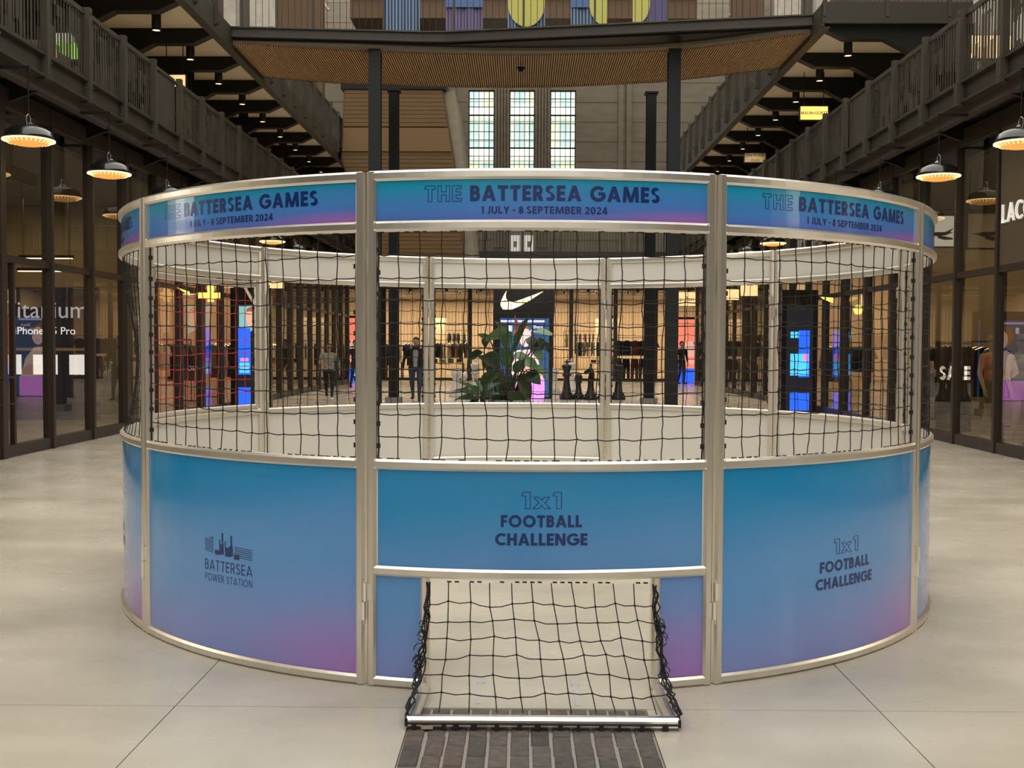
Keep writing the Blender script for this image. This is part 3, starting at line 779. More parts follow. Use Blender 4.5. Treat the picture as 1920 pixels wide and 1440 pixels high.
# lit window displays of the two shops beside the cage (they mirror in the glossy boards)
mat('lightbox_white', (.9, .9, .9), .5, emit=(1, .95, .93), es=3.2)
mat('lightbox_pink', (.9, .5, .5), .5, emit=(1, .35, .35), es=.6)
t = root('window_lightbox', (-7.75, 7.1, .012), 'tall white lightbox standing in the left shop window beside the cage', 'lightbox')
MB().box(-.06, .06, -.55, .55, 0, 4.5).build('case', 'shop_dark', t, False)
MB().box(.06, .068, -.5, .5, 2.3, 4.4).build('face', 'lightbox_white', t, False)
for i, (y, hw) in enumerate(((2.9, .07), (3.35, .10), (5.75, .06))):
    t = root('window_light_strip', (7.7, y, .012), '%s slim upright light in the right shop window beside the cage' % ORD[i], 'light strip')
    MB().box(-.05, .05, -hw-.02, hw+.02, 0, 4.4).build('case', 'shop_dark', t, False)
    MB().box(-.058, -.05, -hw, hw, 1.0, 4.3).build('tube', 'lightbox_white', t, False)
for s_, y0, y1, m_n in ((1, 4.6, 5.5, 'white_board'), (1, 6.0, 7.0, 'white_board'), (1, 7.3, 8.6, 'white_board'), (1, 9.6, 10.3, 'cloth_pink'), (-1, 2.6, 4.6, 'white_board'), (-1, 8.0, 9.2, 'white_board')):
    np_ = globals().setdefault('NP_', {}); np_[s_] = np_.get(s_, -1) + 1
    tag(MB().bbox_(s_*7.95-.35, s_*7.95+.35, y0, y1, .012, .75, .02).build('display_plinth', m_n), '%s %s display plinth in the %s shop window beside the cage' % (ORD[np_[s_]], 'pink' if 'pink' in m_n else 'white', 'right' if s_ > 0 else 'left'), 'plinth')
for s_ in (-1, 1):
    ld = bpy.data.lights.new('window_light', 'AREA'); ld.shape = 'RECTANGLE'; ld.size = .5; ld.size_y = 7; ld.energy = 130; ld.color = (1, .86, .72)
    lo = bpy.data.objects.new('window_light', ld); COL.objects.link(lo); lo.location = (s_*7.9, 6.5, 4.5)

# linear strip lights hanging in the left shop
for i, (x, y, z) in enumerate(((-9.0, 21.0, 2.95), (-9.6, 22.4, 3.3), (-9.2, 27.6, 3.0), (-9.2, 31.5, 3.0))):
    t = root('strip_light', (x, y, z), ORD[i] + ' white linear strip light hanging inside the left shop', 'strip light', 'strip lights in the left shop')
    MB().box(-.55, .55, -.03, .03, .012, .07).build('housing', 'shop_dark', t, False)
    MB().box(-.53, .53, -.035, .025, 0, .012).build('diffuser', 'strip_glow', t, False)
    for q in (-.45, .45): MB().tube([(q, 0, .07), (q, 0, 4.62-z)], .005, 4).build('wire', 'dark_steel', t, False)

# first floor walkway slabs, beams below and shop walls above
for s, side in SIDES:
    xo, xe = s*12.6, s*BX
    sl = root('ceiling_' + side, (s*9, 12, 5.2), 'first floor walkway slab over the %s shops' % side, 'walkway', kind='structure')
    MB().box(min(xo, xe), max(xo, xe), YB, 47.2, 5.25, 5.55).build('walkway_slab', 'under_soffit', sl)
    MB().box(min(s*12.5, s*(BX+.05)), max(s*12.5, s*(BX+.05)), YB, 47.2, 5.55, 5.57).build('walkway_bounce_floor', 'walkway_bounce_floor', sl)  # pale top added to bounce light up to the soffit
    # edge channel: web with two flanges
    ch = MB(); a, b_ = s*BX, s*(BX-.035)
    ch.box(min(a, b_), max(a, b_), YB, 47.2, 5.27, 5.56)
    ch.box(min(s*BX, s*(BX-.10)), max(s*BX, s*(BX-.10)), YB, 47.2, 5.25, 5.285); ch.box(min(s*BX, s*(BX-.10)), max(s*BX, s*(BX-.10)), YB, 47.2, 5.545, 5.575)
    ch.build('edge_channel', 'fascia_steel', sl)
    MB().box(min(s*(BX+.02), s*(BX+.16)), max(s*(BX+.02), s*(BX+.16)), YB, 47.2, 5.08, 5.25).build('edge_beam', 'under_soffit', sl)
    for k in range(13):
        y = 12.7 + 2.75*k
        rib = MB(); poly = [(s*(BX+.05), 5.25), (s*(BX+.05), 5.08), (s*(WX+.3), 4.80), (s*9.5, 4.72), (s*9.5, 5.25)]
        rib.prism(poly, lambda p, q, t: (p, t, q), y-.04, y+.04); rib.build('rib', 'dark_steel', sl)
    uw = root('wall_upper_' + side, (s*12.6, 12, 5.5), 'dark upper wall behind the %s walkway' % side, 'wall', kind='structure')
    MB().box(min(s*12.5, s*12.8), max(s*12.5, s*12.8), YB, 58, 0, 20).build('wall_face', 'upper_wall', uw)
    # shop windows on the upper level
    for k in range(8):
        y = 15 + 4.4*k
        MB().box(s*12.5-.06, s*12.5+.06, y, y+3.0, 5.6, 7.9).build('upper_shop_front', 'shop_dark', uw)
        MB().box(min(s*12.42, s*12.46), max(s*12.42, s*12.46), y+.2, y+2.8, 5.9, 7.6).build('upper_shop_glow', 'shop_wall', uw)

# first floor balcony railings
def infill_variant(seed, L=1.38, H=.98):
    rnd = random.Random(seed); b = MB(); n = 13; p = L/n
    steps = [rnd.uniform(.25, .85) for _ in range(n)]
    for i in range(n):
        y = (i+.5)*p; z = 0
        cuts = sorted([0, H] + [rnd.uniform(.08, H-.08) for _ in range(3)])
        for c in range(4):
            wd = rnd.choice((.02, .03, .045, .06, .075)) if rnd.random() > .1 else .10
            b.box(-.006, .006, y-wd/2, y+wd/2, cuts[c], cuts[c+1])
    b.box(-.012, .012, 0, L, H-.02, H+.03); b.box(-.012, .012, 0, L, -.03, .015)
    return b.mesh('infill_panel', 'rail_steel')
INFILL = [infill_variant(s) for s in range(1, 6)]
PLATE = MB().box(-.008, .008, .1, 1.3, -.03, 1.0).mesh('infill_plate', 'rail_steel')
def rail_post(s):
    b = MB(); b.box(-.05, .05, -.055, .055, -.34, 1.08)
    b.box(-.06*1-.02, .03, -.075, .075, -.36, -.02)
    for z in (-.28, -.12, 1.0):
        c = (-s*.075 if z < 0 else -s*.055, 0, z); b.cbox(c, .02, .03, .03)
    return b.mesh('post', 'rail_steel')
POSTM = {-1: rail_post(-1), 1: rail_post(1)}
def railing(s, x, z0, y0, y1, label, blank=()):
    t = root('balcony_railing', (x, y0, z0), label, 'railing')
    n = int((y1-y0)/1.5)
    for k in range(n+1):
        place(POSTM[s], 'post', t).location = (-s*.05, k*1.5, 0)
        if k < n:
            o = place(PLATE if k in blank else INFILL[(k*7+s) % 5], 'infill_plate' if k in blank else 'infill_panel', t); o.location = (0, k*1.5+.06, .05)
            if k in blank: tag(o, 'plain solid infill plate')
    L = n*1.5
    MB().box(-.03, .03, 0, L, .975, 1.01).build('top_rail', 'rail_steel', t, False)
    hr = MB().tube([(s*.07, 0, 1.06), (s*.07, L, 1.06)], .024, 8)
    for k in range(n*2+1): hr.tube([(0, k*.75, 1.0), (s*.07, k*.75, 1.04)], .008, 4)
    hr.build('handrail', 'fascia_steel', t, False)
    return t
railing(-1, -BX+.02, 5.575, 9.4, 47, 'long brown metal railing of the first floor balcony, left side of the hall', blank=(7,))
railing(1, BX-.02, 5.575, 9.4, 47, 'long brown metal railing of the first floor balcony, right side of the hall', blank=(8,))

# second floor: slab, haunched beams, edge fascia, railing
for s, side, X2, Y2 in ((-1, 'left', 6.65, 17.0), (1, 'right', 6.3, 23.6)):
    sl = root('ceiling_upper_' + side, (s*9, 30, 8.3), 'pale soffit and dark beams of the second floor on the %s' % side, 'ceiling', kind='structure')
    xa, xb = min(s*X2, s*12.6), max(s*X2, s*12.6)
    MB().box(xa, xb, Y2, 47.2, 8.42, 8.75).build('soffit_slab', 'soffit', sl)
    f = MB(); q0, q1 = s*X2, s*(X2-.05)
    f.box(min(q0, q1), max(q0, q1), Y2-.05, 47.2, 8.27, 8.77); f.box(min(s*(X2+.12), s*(X2-.07)), max(s*(X2+.12), s*(X2-.07)), Y2-.05, 47.2, 8.26, 8.29)
    f.box(min(s*(X2-.05), s*12.6), max(s*(X2-.05), s*12.6), Y2-.06, Y2, 8.36, 8.80)
    f.build('edge_fascia', 'fascia_steel', sl)
    k = 0; y = 17.3 if s < 0 else 23.9
    while y < 47:
        o = X2
        poly = [(s*(o+.01), 8.43), (s*(o+.01), 8.33), (s*(o+.50), 8.10), (s*(o+1.35), 8.10), (s*(o+2.5), 7.5), (s*12.5, 7.5), (s*12.5, 8.43)]
        MB().prism(poly, lambda p, q, t: (p, t, q), y-.13, y+.13).build('beam', 'dark_steel', sl)
        y += 2.35
    if s < 0: railing(s, s*(X2-.02), 8.80, 18.0, 25.0, 'second floor railing on the left before the footbridge')
    railing(s, s*(X2-.02), 8.80, 29.3 if s < 0 else 28.3, 46, 'second floor railing on the %s beyond the footbridge' % side)
    y = 18.4 if s < 0 else 25.0; k = 0
    while y < 46:
        if s > 0 or y > 20:
            t = root('downlight', (s*(X2+.92), y, 8.05), '%s black cylinder downlight in the %s row under the second floor' % (ORD[min(k, 14)], side), 'downlight', 'cylinder downlights on the ' + side)
            MB().lathe([(0, .37), (.09, .37), (.095, .36), (.095, 0), (.085, 0), (.085, .02)], 14).build('housing', 'dark_steel', t, False, True)
            MB().lathe([(.086, .018), (.05, .03), (0, .032)][::-1], 14).build('lens', 'downlight_glow', t, False)
            sp = bpy.data.lights.new('downlight_beam', 'SPOT'); sp.energy = 34; sp.color = (1, .76, .45); sp.spot_size = R_(110); sp.spot_blend = .6; sp.shadow_soft_size = .08
            so = bpy.data.objects.new('downlight_beam', sp); COL.objects.link(so); so.location = (s*(X2+.92), y, 8.03)
            k += 1
        y += 2.35
    for i, y in enumerate((26.9, 32.2, 37.5, 42.8)):
        b = MB(); hbeam(b, s*8.05, y, 5.55, 8.43, .22, .22)
        tag(b.build('walkway_column', 'dark_steel'), '%s dark steel column standing on the %s walkway' % (ORD[i], side), 'column', 'walkway columns')
# cross railing on the right where the second floor begins
t = root('balcony_railing', (6.3, 23.55, 8.8), 'short railing crossing over the right walkway at the second floor edge', 'railing')
for k in range(5): MB().box(k*1.3-.03, k*1.3+.03, -.04, .04, -.3, 1.05).build('post', 'rail_steel', t, False)
b = MB()
for k in range(52): b.box(k*.1+.04, k*.1+.055, -.008, .008, 0, 1.0)
tag(b.build('baluster_rods', 'rail_steel', t, False), kind='stuff')
MB().box(0, 5.2, -.03, .03, .99, 1.03).build('top_rail', 'rail_steel', t, False)

# ------------------------------------------------------------------ footbridge with slatted timber soffit
def interp(pts, x):
    for (x0, y0), (x1, y1) in zip(pts, pts[1:]):
        if x <= x1:
            f = (x-x0)/(x1-x0); return y0 + (y1-y0)*f
    return pts[-1][1]
def smooth_i(pts, x):
    # piecewise cosine-free Catmull interpolation
    n = len(pts)
    for i in range(n-1):
        if x <= pts[i+1][0] or i == n-2:
            p0 = pts[max(0, i-1)]; p1 = pts[i]; p2 = pts[i+1]; p3 = pts[min(n-1, i+2)]
            f = (x-p1[0])/(p2[0]-p1[0]); h = p2[0]-p1[0]
            m1 = (p2[1]-p0[1])/(p2[0]-p0[0]); m2 = (p3[1]-p1[1])/(p3[0]-p1[0])
            return (2*f**3-3*f*f+1)*p1[1] + (f**3-2*f*f+f)*h*m1 + (-2*f**3+3*f*f)*p2[1] + (f**3-f*f)*h*m2
CHY = [(-6.65, 25.35), (-2.0, 25.75), (6.3, 24.35)]
FRY = [(-6.65, 25.45), (-3.4, 26.1), (0, 26.35), (3.4, 25.95), (6.3, 24.5)]
REY = [(-6.65, 28.5), (-4.7, 29.2), (0, 29.6), (3.6, 28.9), (6.3, 27.5)]
br = root('footbridge', (0, 27, 8.3), 'curved footbridge with slatted timber underside crossing above the hall', 'bridge')
def strip(b, fa, fb, z0, z1, n=24, x0=-6.6, x1=6.25, mi=0):
    vs_ = []; fs = []
    for i in range(n+1):
        x = x0 + (x1-x0)*i/n
        for y, z in ((fa(x), z0), (fa(x), z1), (fb(x), z0), (fb(x), z1)): vs_.append((x, y, z))
    for i in range(n):
        p, q = i*4, i*4+4
        fs += [(p, q, q+1, p+1), (p+2, p+3, q+3, q+2), (p+1, q+1, q+3, p+3), (p, p+2, q+2, q)]
    fs += [(0, 1, 3, 2), (n*4, n*4+2, n*4+3, n*4+1)]
    b.add(vs_, fs, mi); return b
cy_ = lambda x: interp(CHY, x); fy_ = lambda x: smooth_i(FRY, x); ry_ = lambda x: smooth_i(REY, x)
strip(MB(), cy_, lambda x: cy_(x)+.05, 8.56, 8.76).build('edge_channel', 'fascia_steel', br)
strip(MB(), lambda x: cy_(x)-.06, lambda x: cy_(x)+.06, 8.745, 8.775).build('channel_flange', 'rail_steel', br)
strip(MB(), lambda x: cy_(x)-.06, lambda x: cy_(x)+.06, 8.54, 8.57).build('channel_flange', 'fascia_steel', br)
strip(MB(), lambda x: cy_(x)+.12, lambda x: ry_(x)-.2, 8.50, 8.72).build('deck', 'dark_steel', br)
strip(MB(), lambda x: fy_(x)+.05, lambda x: ry_(x), 8.46, 8.50).build('soffit_backing', 'shop_dark', br)
strip(MB(), lambda x: max(cy_(x)+.13, fy_(x)-.30), lambda x: fy_(x), 8.43, 8.50).build('soffit_lip', 'soffit_lip', br)
strip(MB(), lambda x: ry_(x)-.03, lambda x: ry_(x)+.04, 8.40, 8.75).build('rear_edge', 'fascia_steel', br)
b = MB(); nsl = 232
for i in range(nsl):
    x = -6.58 + 12.82*i/(nsl-1); y0, y1 = fy_(x), ry_(x)-.03
    b.box(x-.0125, x+.0125, y0, y1, 8.40, 8.462)
tag(b.build('soffit_slats', 'wood_slat', br), kind='stuff')
b = MB(); i = 0
x = -6.5
while x < 6.2:
    b.tube([(x, cy_(x)+.02, 8.77), (x, cy_(x)+.02, 9.85)], .0065, 4); x += .145
tag(b.build('baluster_rods', 'rail_steel', br), kind='stuff')
for x in (-6.4, -4.8, -3.2, -1.6, 0, 1.6, 3.2, 4.8, 6.1):
    MB().box(x-.02, x+.02, cy_(x), cy_(x)+.06, 8.76, 9.9).build('railing_post', 'rail_steel', br)
strip(MB(), lambda x: cy_(x)-.01, lambda x: cy_(x)+.07, 9.85, 9.9).build('handrail', 'rail_steel', br)
MB().lathe([(0, -.10), (.05, -.10), (.06, -.04), (.10, -.04), (.10, 0), (0, 0)], 12, (-.05, 27.5, 8.405)).build('soffit_sensor', 'dark_steel', br)

for i, (x, y, z1, lab) in enumerate(((-3.44, 26.05, 8.5, 'dark steel column at the front left under the footbridge'), (3.49, 25.95, 8.5, 'dark steel column at the front right under the footbridge'),
                                 (-3.50, 30.4, 8.5, 'black steel column at the rear left behind the footbridge'), (3.50, 30.6, 8.5, 'black steel column at the rear right behind the footbridge'))):
    t = root('steel_column', (x, y, 0), lab, 'column', 'columns under the footbridge')
    b = MB(); hbeam(b, 0, 0, .16, z1, .28 if i < 2 else .26, .28, .03, .12); b.build('shaft', 'column_steel' if i < 2 else 'dark_steel', t, False)
    MB().box(-.22, .22, -.22, .22, 0, .16).build('plinth', 'planter', t, False)
    MB().box(-.18, .18, -.18, .18, z1-.05, z1).build('cap_plate', 'dark_steel', t, False)

# ------------------------------------------------------------------ fabric banners hanging over the void
def cloth(x0, x1, z0, z1, ph, n=14):
    b = MB()
    for i in range(n+1):
        x = x0 + (x1-x0)*i/n; dy = .03*math.sin(i*1.1+ph)
        for dd in (0, .012):
            b.v.append((x, dy+dd, z0)); b.v.append((x, dy+dd, z1))
    for i in range(n):
        p, q = i*4, i*4+4
        for f in ((p, q, q+1, p+1), (p+2, p+3, q+3, q+2), (p, p+2, q+2, q), (p+1, q+1, q+3, p+3)): b.f.append(f); b.m.append(0)
    return b
def arch_poly(cx, zc, r, ztop, a0=180, a1=360, n=16, clip=None):
    pts = [(cx + r*math.cos(R_(a0+(a1-a0)*k/n)), zc + 1.25*r*math.sin(R_(a0+(a1-a0)*k/n))) for k in range(n+1)]
    pts += [(pts[-1][0], ztop), (pts[0][0], ztop)]
    return pts
BY, BZ = 30.0, 9.98
for i, (px0, px1, base, lab) in enumerate(((718, 786, 'banner_stripe_blue', 'blue and white striped fabric banner, first from the left above the bridge'),
        (834, 903, 'banner_stripe_purple', 'purple striped fabric banner with plain blue upper part'),
        (949, 1018, 'banner_stripe_blue', 'striped fabric banner with a full yellow arch in the middle'),
        (1066, 1133, 'banner_stripe_blue', 'blue striped banner with half a yellow arch along its right edge'),
        (1180, 1245, 'banner_purple', 'purple fabric banner with half a yellow arch along its left edge'))):
    x0, x1 = (px0-978)/F*BY, (px1-978)/F*BY; xc = (x0+x1)/2; wd = x1-x0
    t = root('fabric_banner', (xc, BY, BZ), lab, 'banner', 'fabric banners above the bridge')
    cloth(-wd/2, wd/2, 0, 4.2, i).build('cloth', base, t, False)
    fn = lambda p, q, tt: (p, -.05-tt, q)
    if i == 1: MB().prism([(-wd/2, .62), (wd/2, .62), (wd/2, 4.2), (-wd/2, 4.2)], fn, 0, .008).build('blue_field', 'banner_blue', t, False)
    if i == 2: MB().prism(arch_poly(0, .72, wd/2-.005, 4.2), fn, 0, .008).build('yellow_arch', 'banner_yellow', t, False)
    if i == 3:
        MB().prism([(-wd/2, .62), (0, .62), (0, 4.2), (-wd/2, 4.2)], fn, 0, .006).build('blue_field', 'banner_blue', t, False)
        MB().prism(arch_poly(wd/2-.005, .72, wd/2-.01, 4.2, 180, 270), fn, .006, .014).build('yellow_arch', 'banner_yellow', t, False)
    if i == 4: MB().prism(arch_poly(-wd/2+.005, .72, wd/2-.01, 4.2, 270, 360), fn, 0, .008).build('yellow_arch', 'banner_yellow', t, False)
    MB().tube([(-wd/2-.05, 0, 4.22), (wd/2+.05, 0, 4.22)], .02, 6).build('hanging_rod', 'dark_steel', t, False)
    MB().tube([(0, 0, 4.22), (0, 0, 9.9)], .006, 4).build('wire', 'dark_steel', t, False)

# ------------------------------------------------------------------ end wall, windows, far gallery
YW = 56.0
WINX = [(-2.72, -1.42), (-.67, .60), (1.37, 2.66)]; WZ0, WZ1 = 7.4, 14.35
wf = root('wall_far', (0, YW, 0), 'pale concrete end wall of the hall with three tall windows', 'wall', kind='structure')
edges = [-12.6] + [v for p in WINX for v in p] + [12.6]
for i in range(0, 8, 2): MB().box(edges[i], edges[i+1], YW, YW+.5, 4.5, 20).build('wall_pier', 'concrete_wall', wf)
for a, b_ in WINX:
    MB().box(a, b_, YW, YW+.5, 4.5, WZ0).build('wall_sill_band', 'concrete_wall', wf); MB().box(a, b_, YW, YW+.5, WZ1, 20).build('wall_head_band', 'concrete_wall', wf)
for a, b_ in ((WINX[0][1], WINX[1][0]), (WINX[1][1], WINX[2][0])):     # fluted piers between the windows
    for k in range(5):
        x = a + (b_-a)*(k+.5)/5; MB().box(x-.045, x+.045, YW-.08, YW, 6.5, 15.2).build('flute', 'concrete_wall', wf)
for x in (4.9, 5.3, -3.5): MB().box(x-.12, x+.12, YW-.12, YW, 5.5, 20).build('pilaster', 'concrete_wall', wf)
for q in range(14): MB().box(-12, 12, YW-.012, YW-.0005, 5.9+q*.98, 5.925+q*.98).build('course_joint', 'concrete_joint', wf)
pm = {}
for n, (a, b_) in enumerate(WINX):
    wn = root('window_%d' % (n+1), ((a+b_)/2, YW+.2, WZ0), '%s of the three tall gridded windows in the end wall' % ('left', 'middle', 'right')[n], 'window', kind='structure')
    fr = MB(); fr.box(a, a+.05, YW+.15, YW+.25, WZ0, WZ1); fr.box(b_-.05, b_, YW+.15, YW+.25, WZ0, WZ1); fr.box(a, b_, YW+.15, YW+.25, WZ0, WZ0+.05); fr.box(a, b_, YW+.15, YW+.25, WZ1-.05, WZ1)
    fr.build('window_frame', 'dark_steel', wn)
    nc, nr = 5, 17
    dx, dz = (b_-a)/nc, (WZ1-WZ0)/nr
    for c in range(1, nc): MB().box(a+c*dx-(.03 if c == 4 else .014), a+c*dx+.014, YW+.17, YW+.23, WZ0, WZ1).build('mullion', 'dark_steel', wn)
    for r in range(1, nr):
        h = .035 if r % 4 == 2 else .014; MB().box(a, b_, YW+.165, YW+.235, WZ0+r*dz-h, WZ0+r*dz+h).build('glazing_bar', 'dark_steel', wn)
    if not pm: pm['p'] = MB().box(-dx/2+.012, dx/2-.012, -.003, .003, -dz/2+.012, dz/2-.012).mesh('pane', 'window_glass')
    for c in range(nc):
        for r in range(nr):
            o = place(pm['p'], 'pane', wn); o.location = (a+(c+.5)*dx-(a+b_)/2, 0, (r+.5)*dz)
# building outside with wavy white balcony bands
mat('facade', (.74, .80, .80), .5); mat('facade_band', (.90, .90, .88), .5); mat('facade_yellow', (.80, .82, .62), .6); mat('facade_glass', (.50, .62, .72), .25)
ex = root('apartment_building', (0, 80, 0), 'pale building with wavy white balcony bands seen through the tall windows', 'building')
MB().box(-16, 16, 80.3, 84, -1, 20).build('facade', 'facade', ex)
for k in range(6):
    z = 6.2 + k*2.9
    strip(MB(), lambda x: 78.8 + .7*math.sin(x*.9+k), lambda x: 80.4, z, z+.6, 40, -15, 15).build('balcony_band', 'facade_band', ex)
for k in range(5):
    for j in range(9):
        x = -5 + j*1.1; z = 6.9 + k*2.9
        MB().box(x, x+.7, 80.2, 80.32, z, z+1.9).build('facade_window', 'facade_glass' if (j+k) % 3 else 'facade_yellow', ex)
# far first-floor gallery above the end shop
gl = root('ceiling_far', (0, 51, 5.3), 'gallery slab over the end shop', 'gallery', kind='structure')
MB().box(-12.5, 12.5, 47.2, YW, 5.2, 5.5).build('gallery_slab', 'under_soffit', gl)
MB().box(-6.6, 6.6, 47.12, 47.2, 5.1, 5.56).build('gallery_fascia', 'fascia_steel', gl)
gr = root('balcony_railing', (0, 47.2, 5.5), 'far grey railing crossing the end of the hall at first floor', 'railing')
b = MB()
for k in range(110): b.box(-6.5+k*.12, -6.48+k*.12, -.01, .01, .05, 1.05)
tag(b.build('baluster_rods', 'rail_steel', gr, False), kind='stuff')
MB().box(-6.6, 6.6, -.03, .03, 1.05, 1.10).build('top_rail', 'bright_aluminium', gr, False)
for k in range(9): MB().box(-6.5+k*1.62, -6.42+k*1.62, -.03, .03, 0, 1.05).build('post', 'rail_steel', gr, False)
for i, (x, lab) in enumerate(((-.35, 'left of two white posters on the far gallery wall'), (.33, 'right of two white posters on the far gallery wall'))):
    t = root('poster', (x, YW-.09, 6.2), lab, 'poster')
    MB().box(-.24, .24, -.03, .03, 0, .9).build('sheet', 'sign_white', t, False); MB().box(-.08, .08, -.036, -.03, .3, .6).build('print', 'sign_cream', t, False)
# timber-clad volume on the left
wv = root('timber_box', (-4.6, 40, 4.6), 'timber clad stair volume behind the left columns', 'stair volume')
poly = [(-6.4, 10.7), (-2.84, 10.7), (-2.35, 7.7), (-2.05, 4.7), (-5.4, 4.7), (-6.5, 8.2)]
MB().prism(poly, lambda p, q, t: (p, t, q), 40, 46).build('core', 'wood_dark', wv)
z = 4.75
zl = lambda z: (-6.5 + (8.2-z)/3.5*1.1 if z < 8.2 else -6.5 + (z-8.2)*.04)
zr_ = lambda z: (-2.05 - (z-4.7)*.1 if z < 7.7 else -2.35 - (z-7.7)*.163)
while z < 10.55:
    h = .145
    if not 8.42 < z < 9.35:
        MB().add([], []).prism([(zl(z)+.05, z), (zr_(z)-.06, z), (zr_(z+h)-.06, z+h-.014), (zl(z+h)+.05, z+h-.014)], lambda p, q, t: (p, t, q), 39.95, 40).build('cladding_board', 'wood_panel', wv)
    z += h
MB().prism([(zl(8.55)+.05, 8.5), (zr_(8.5)-.06, 8.5), (zr_(9.35)-.06, 9.33), (zl(9.35)+.05, 9.33)], lambda p, q, t: (p, t, q), 39.9, 40).build('smooth_board', 'wood_smooth', wv)
MB().box(-6.5, -2.75, 39.9, 46, 10.7, 11.0).build('cap', 'dark_steel', wv)
MB().prism([(-2.84, 10.7), (-2.45, 10.7), (-1.7, 4.7), (-2.05, 4.7), (-2.35, 7.7)], lambda p, q, t: (p, t, q), 40.3, 46).build('side_stone', 'concrete_wall', wv)
# high timber mass and stone piers above the bridge
hm = root('wall_high', (0, 44, 14), 'brown timber structure high up behind the banners', 'roof structure', kind='structure')
MB().box(-6.8, 6.8, 44, 50, 14.4, 20).build('timber_face', 'wood_dark', hm)
for x0, x1 in ((-9.4, -7.7), (8.0, 9.2)): MB().box(x0, x1, 43.0, 43.5, 8.8, 19).build('dark_pier', 'wood_dark', hm)
for x in (-5.2, -2.6, 0, 2.6, 5.2): MB().box(x-.12, x+.12, 43.8, 44, 14.3, 20).build('timber_post', 'wood_panel', hm)
for z in (15.2, 16.6): MB().box(-6.8, 6.8, 43.85, 44, z, z+.18).build('timber_beam', 'wood_panel', hm)
for a, b_ in (((8.0, 14.4), (9.4, 16.2)), ((8.6, 14.4), (10.0, 16.2)), ((-8.6, 16.2), (-7.6, 14.6)), ((5.2, 15.6), (3.9, 16.2))):
    MB().tube([(a[0], 43.7, a[1]), (b_[0], 43.7, b_[1])], .07, 6).build('diagonal_beam', 'shop_slat', hm)
for x0, x1 in ((-11.5, -11.0), (-10.5, -9.5), (9.6, 10.6), (11.2, 11.7)):
    MB().box(x0, x1, 43, 43.6, 8.8, 19).build('stone_pier', 'stone_white', hm)
# roof ribs over the open glazed void, and the wall behind the viewer
rf = root('ceiling', (0, 10, 20), 'steel ribs of the glazed roof', 'roof', kind='structure')
for k in range(14): MB().box(-12.8, 12.8, -20+k*6, -19.75+k*6, 19.6, 20.1).build('roof_rib', 'dark_steel', rf)
wb = root('wall_back', (0, YB, 0), 'unseen end wall behind the viewer, opened high up to let daylight in', 'wall', kind='structure')  # unseen; upper part left open to bring daylight from behind
MB().box(-12.8, 12.8, YB-.4, YB, 0, 8.6).build('wall_base', 'concrete_wall', wb)
for q in range(14): MB().box(-12.8+q*1.95, -12.5+q*1.95, YB-.3, YB-.05, 8.6, 20).build('mullion', 'dark_steel', wb)
for q in range(5): MB().box(-12.8, 12.8, YB-.25, YB-.1, 8.6+q*2.8, 8.75+q*2.8).build('glazing_bar', 'dark_steel', wb)

# ------------------------------------------------------------------ pendant lamps under the balconies
def pendant_meshes(s):
    arm = MB(); arm.box(min(0, s*.42), max(0, s*.42), -.02, .02, .90, .94); arm.box(-.02, .02, -.02, .02, .86, .94)
    cord = MB().tube([(0, 0, .24), (0, 0, .90)], .008, 6)
    yoke = MB(); yoke.tube([(0, -.06, .19), (0, -.06, .30), (0, 0, .34), (0, .06, .30), (0, .06, .19)], .006, 5)
    shade = MB().lathe([(.0, .235), (.05, .235), (.07, .21), (.10, .195), (.20, .165), (.275, .115), (.305, .05), (.315, .012), (.30, .01), (.285, .05), (.19, .14), (0, .17)], 28)
    rim = MB().lathe([(.318, .012), (.318, -.004), (.295, -.004), (.295, .012)], 28)
    lens = MB().lathe([(.296, .004), (.25, -.028), (.15, -.055), (0, -.066)], 28)
    ribs = MB()
    for k in range(30):
        a = 2*math.pi*k/30; ribs.tube([(.29*math.cos(a), .29*math.sin(a), -.004), (.24*math.cos(a), .24*math.sin(a), -.034)], .004, 4)
    return dict(arm=arm.mesh('arm', 'dark_steel'), cord=cord.mesh('cord', 'dark_steel'), yoke=yoke.mesh('yoke', 'aluminium'),
                shade=shade.mesh('shade', 'lamp_black', True), rim=rim.mesh('rim', 'lamp_white'), lens=lens.mesh('lens', 'lamp_glow', True), lens_rib=ribs.mesh('lens_rib', 'lamp_white'))
for s, side in SIDES:
    pmh = pendant_meshes(s)
    for k in range(11):
        y = 14.1 + 2.75*k
        t = root('pendant_lamp', (s*6.25, y, 4.155), '%s black enamel pendant lamp hanging under the %s balcony' % (ORD[k], side), 'pendant lamp', 'pendant lamps under the %s balcony' % side)
        for n, m in pmh.items():
            o = place(m, n, t)
            if n == 'lens_rib': tag(o, kind='stuff')

# ------------------------------------------------------------------ hanging signs
def sign_box(name, loc, w_, h_, face, label, txt=None, tcol='shop_dark', tsize=.1, d=.12, rods=None, rz=0):
    t = root(name, loc, label, 'sign', rz=rz)
    MB().box(-w_/2, w_/2, -d/2+.01, d/2, 0, h_).build('case', 'dark_steel', t, False)
    MB().box(-w_/2+.015, w_/2-.015, -d/2-.004, -d/2+.01, .015, h_-.015).build('face', face, t, False)
    if rods:
        for q in (-.35*w_, .35*w_): MB().tube([(q, 0, h_), (q, 0, h_+rods)], .012, 5).build('rod', 'dark_steel', t, False)
    if txt:
        lines = txt if isinstance(txt, list) else [txt]
        for i, tx in enumerate(lines):
            o = place(text_mesh(tx, tsize, tcol, aligny='CENTER'), 'lettering', t)
            o.rotation_euler = (math.pi/2, 0, 0); o.location = (0, -d/2-.008, h_*(1-(i+.5)/len(lines)) if len(lines) > 1 else h_/2)
    return t
